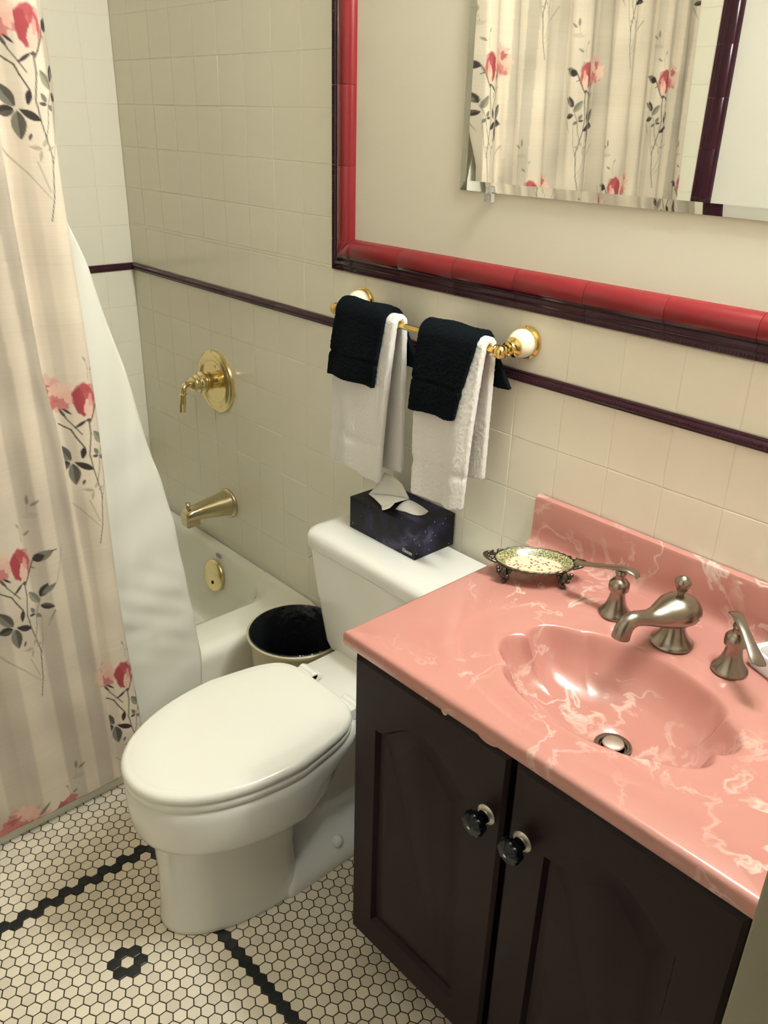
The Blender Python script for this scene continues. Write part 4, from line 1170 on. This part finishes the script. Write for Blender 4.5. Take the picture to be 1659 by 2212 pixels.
handle('sink_tap', 1.874, -.128, math.radians(184), 'brushed nickel lever tap next to the footed soap dish', None)
handle('sink_tap', 2.079, -.132, math.radians(-42), 'brushed nickel lever tap beside the white tray', None)

# ------------------------------------------------------------------ footed soap dish
def soap_dish():
    c = Vector((1.706, -.135, 0)); ang = math.radians(39)
    ex = Vector((math.cos(ang), math.sin(ang), 0)); ey = Vector((-math.sin(ang), math.cos(ang), 0))
    t = empty('soap_dish', (c.x, c.y, TZ), 'footed oval soap dish of dark metal with a floral painted plate', 'soap dish')
    A, B, Z0 = .069, .046, TZ + .029
    P = lambda u, v, z: c + ex * u + ey * v + Vector((0, 0, z))
    n = 56
    def ov(k, z, dk=0): return [P((A * k + dk) * math.cos(2 * PI * i / n), (B * k + dk) * math.sin(2 * PI * i / n), z) for i in range(n)]
    spec = [(0.02, Z0 - .008, 0), (.45, Z0 - .008, 0), (.70, Z0 - .0065, 0), (.76, Z0 - .004, 1), (.86, Z0 + .0005, 1), (.97, Z0 + .0045, 1), (1.0, Z0 + .005, 1), (.985, Z0 + .003, 1), (.86, Z0 - .0035, 1), (.72, Z0 - .010, 0), (.4, Z0 - .0115, 0), (.02, Z0 - .0115, 0)]
    p = MB(); p.loft([ov(k, z) for k, z, _ in spec])
    pl = p.build('ceramic_plate', M['dish'], t, smooth=50)
    at = pl.data.attributes.new('ring', 'FLOAT', 'POINT'); at.data.foreach_set('value', [float(s[2]) for s in spec for _ in range(n)])
    p = MB(); seg = 10; rr = .0022                       # metal rim with lace edge
    rings = []
    m = 112
    for i in range(m):
        a = 2 * PI * i / m; k = 1 + .012 * math.sin(28 * a)
        cc = P((A + .0015) * k * math.cos(a), (B + .0015) * k * math.sin(a), Z0 + .004 + .0006 * math.sin(28 * a)); nn = (ex * math.cos(a) + ey * math.sin(a))
        rings.append([cc + nn * rr * math.cos(2 * PI * j / seg) + Vector((0, 0, rr * math.sin(2 * PI * j / seg))) for j in range(seg)])
    p.loft(rings + [rings[0]], False, False)
    p.build('metal_rim', M['pewter'], t, smooth=60)
    for s in (-1, 1):                                    # scrolled handles at both ends
        h = MB()
        h.tube([P(s * (A - .002), -.016, Z0 + .002), P(s * (A + .012), -.012, Z0 + .006), P(s * (A + .020), 0, Z0 + .008), P(s * (A + .012), .012, Z0 + .006), P(s * (A - .002), .016, Z0 + .002)], [.0022, .003, .0036, .003, .0022], 10)
        h.tube([P(s * (A + .002), -.008, Z0 + .003), P(s * (A + .010), -.003, Z0 + .006), P(s * (A + .012), .004, Z0 + .007), P(s * (A + .004), .007, Z0 + .004)], [.0018, .0024, .0024, .0016], 8)
        for k in range(5): h.ball(P(s * (A + .006 + .0105 * math.sin(PI * k / 4)), -.014 + .007 * k, Z0 + .0085), .0026, 8, 6)
        h.build('scroll_handle', M['pewter'], t, smooth=60)
        for v in (-1, 1):
            f = MB(); fu, fv = s * .044, v * .026
            f.tube([P(fu * 1.16, fv * 1.22, Z0 + .001), P(fu * 1.22, fv * 1.3, Z0 - .010), P(fu * 1.06, fv * 1.12, Z0 - .018), P(fu * 1.10, fv * 1.18, TZ + .006), P(fu * 1.16, fv * 1.26, TZ + .0035)], [.004, .0075, .0042, .0036, .004], 10)
            for du, dv, dz in ((-.010, 0, -.006), (.009, 0, -.006), (-.006, .004, -.012), (.006, -.003, -.013), (0, 0, -.004), (-.011, .002, -.001), (.011, -.001, -.001)):
                f.ball(P(fu * 1.2 + du, fv * 1.28 + dv, Z0 + dz), .0042, 8, 6)
            f.ball(P(fu * 1.18, fv * 1.3, TZ + .0042), .0046, 10, 8)
            f.build('foot', M['pewter'], t, smooth=60)
soap_dish()

# ------------------------------------------------------------------ white tray and bottle at the picture's edge
def tray():
    c = Vector((2.0855, -.097, TZ)); a = math.radians(-22)
    ex = Vector((math.cos(a), math.sin(a), 0)); ey = Vector((-math.sin(a), math.cos(a), 0))
    t = empty('soap_tray', (2.14, -.09, TZ), 'white plastic soap tray beside the lever handle, cut off by the picture edge', 'soap tray')
    P = lambda u, v, z: c + ex * u + ey * v + Vector((0, 0, z))
    def rr(g, z, r=.006): 
        return [P(x, y, z) for x, y, _ in rrect(g, .13 - g, g, .058 - g, r, 0, 5)]
    p = MB(); p.loft([rr(.004, .0002), rr(.004, .005), rr(.0, .0065), rr(0, .030), rr(.001, .032), rr(.006, .032), rr(.008, .030, .014), rr(.012, .014, .014), rr(.02, .010, .012)])
    p.build('tray_body', M['white'], t, smooth=40)
    q = MB(); q.loft([[P(x, y, z) for x, y, _ in rrect(.024 + g, .112 - g, .018 + g, .046 - g, .010, 0, 5)] for g, z in ((.003, .0105), (0, .014), (0, .022), (.004, .0265))])
    o = q.build('soap_bar', M['brown'], None, smooth=50, org=P(.068, .03, .0105)); tag(o, 'dark brown bar of soap lying in the white tray', 'soap')
tray()
def bottle():
    c = (2.113, -.045, TZ)
    t = empty('bottle', c, 'slim pale bottle standing by the backsplash, only its edge inside the picture', 'bottle')
    p = MB(); p.lathe([(.0005, .0003), (.020, .0003), (.0215, .003), (.0215, .085), (.018, .094), (.009, .099), (.009, .104), (.0005, .104)], c, (0, 0, 1), 28); p.build('bottle_body', M['pale'], t, smooth=40)
    p = MB(); p.lathe([(.0005, .104), (.0105, .104), (.0105, .12), (.0005, .121)], c, (0, 0, 1), 20); p.build('cap', M['white'], t, smooth=40)
bottle()

# ------------------------------------------------------------------ light
def area(name, loc, target, sx, sy, power, color):
    l = bpy.data.lights.new(name, 'AREA'); l.shape = 'RECTANGLE'; l.size = sx; l.size_y = sy; l.energy = power; l.color = color
    o = bpy.data.objects.new(name, l); COL.objects.link(o); o.location = loc
    o.rotation_euler = (Vector(target) - Vector(loc)).to_track_quat('-Z', 'Y').to_euler()
    return o
WARM = (.945, 1.0, 1.02)
# bulbs of the vanity lamp above the mirror, outside the picture
for bx_, pw_ in ((1.93, 14), (2.11, 19), (2.27, 21)):
    l = bpy.data.lights.new('vanity_bulb', 'POINT'); l.energy = pw_; l.shadow_soft_size = .05; l.color = WARM
    o = bpy.data.objects.new('vanity_bulb', l); COL.objects.link(o); o.location = (bx_, -.10, 2.12)
wd = bpy.data.worlds.new('world'); S.world = wd; wd.use_nodes = True
wd.node_tree.nodes['Background'].inputs[0].default_value = (1, .96, .9, 1)
wd.node_tree.nodes['Background'].inputs[1].default_value = .12

S.view_settings.view_transform = 'Standard'; S.view_settings.look = 'None'
S.view_settings.exposure = 0; S.view_settings.gamma = 1; S.view_settings.use_curve_mapping = False
S.cycles.max_bounces = 8; S.cycles.diffuse_bounces = 5; S.cycles.glossy_bounces = 5
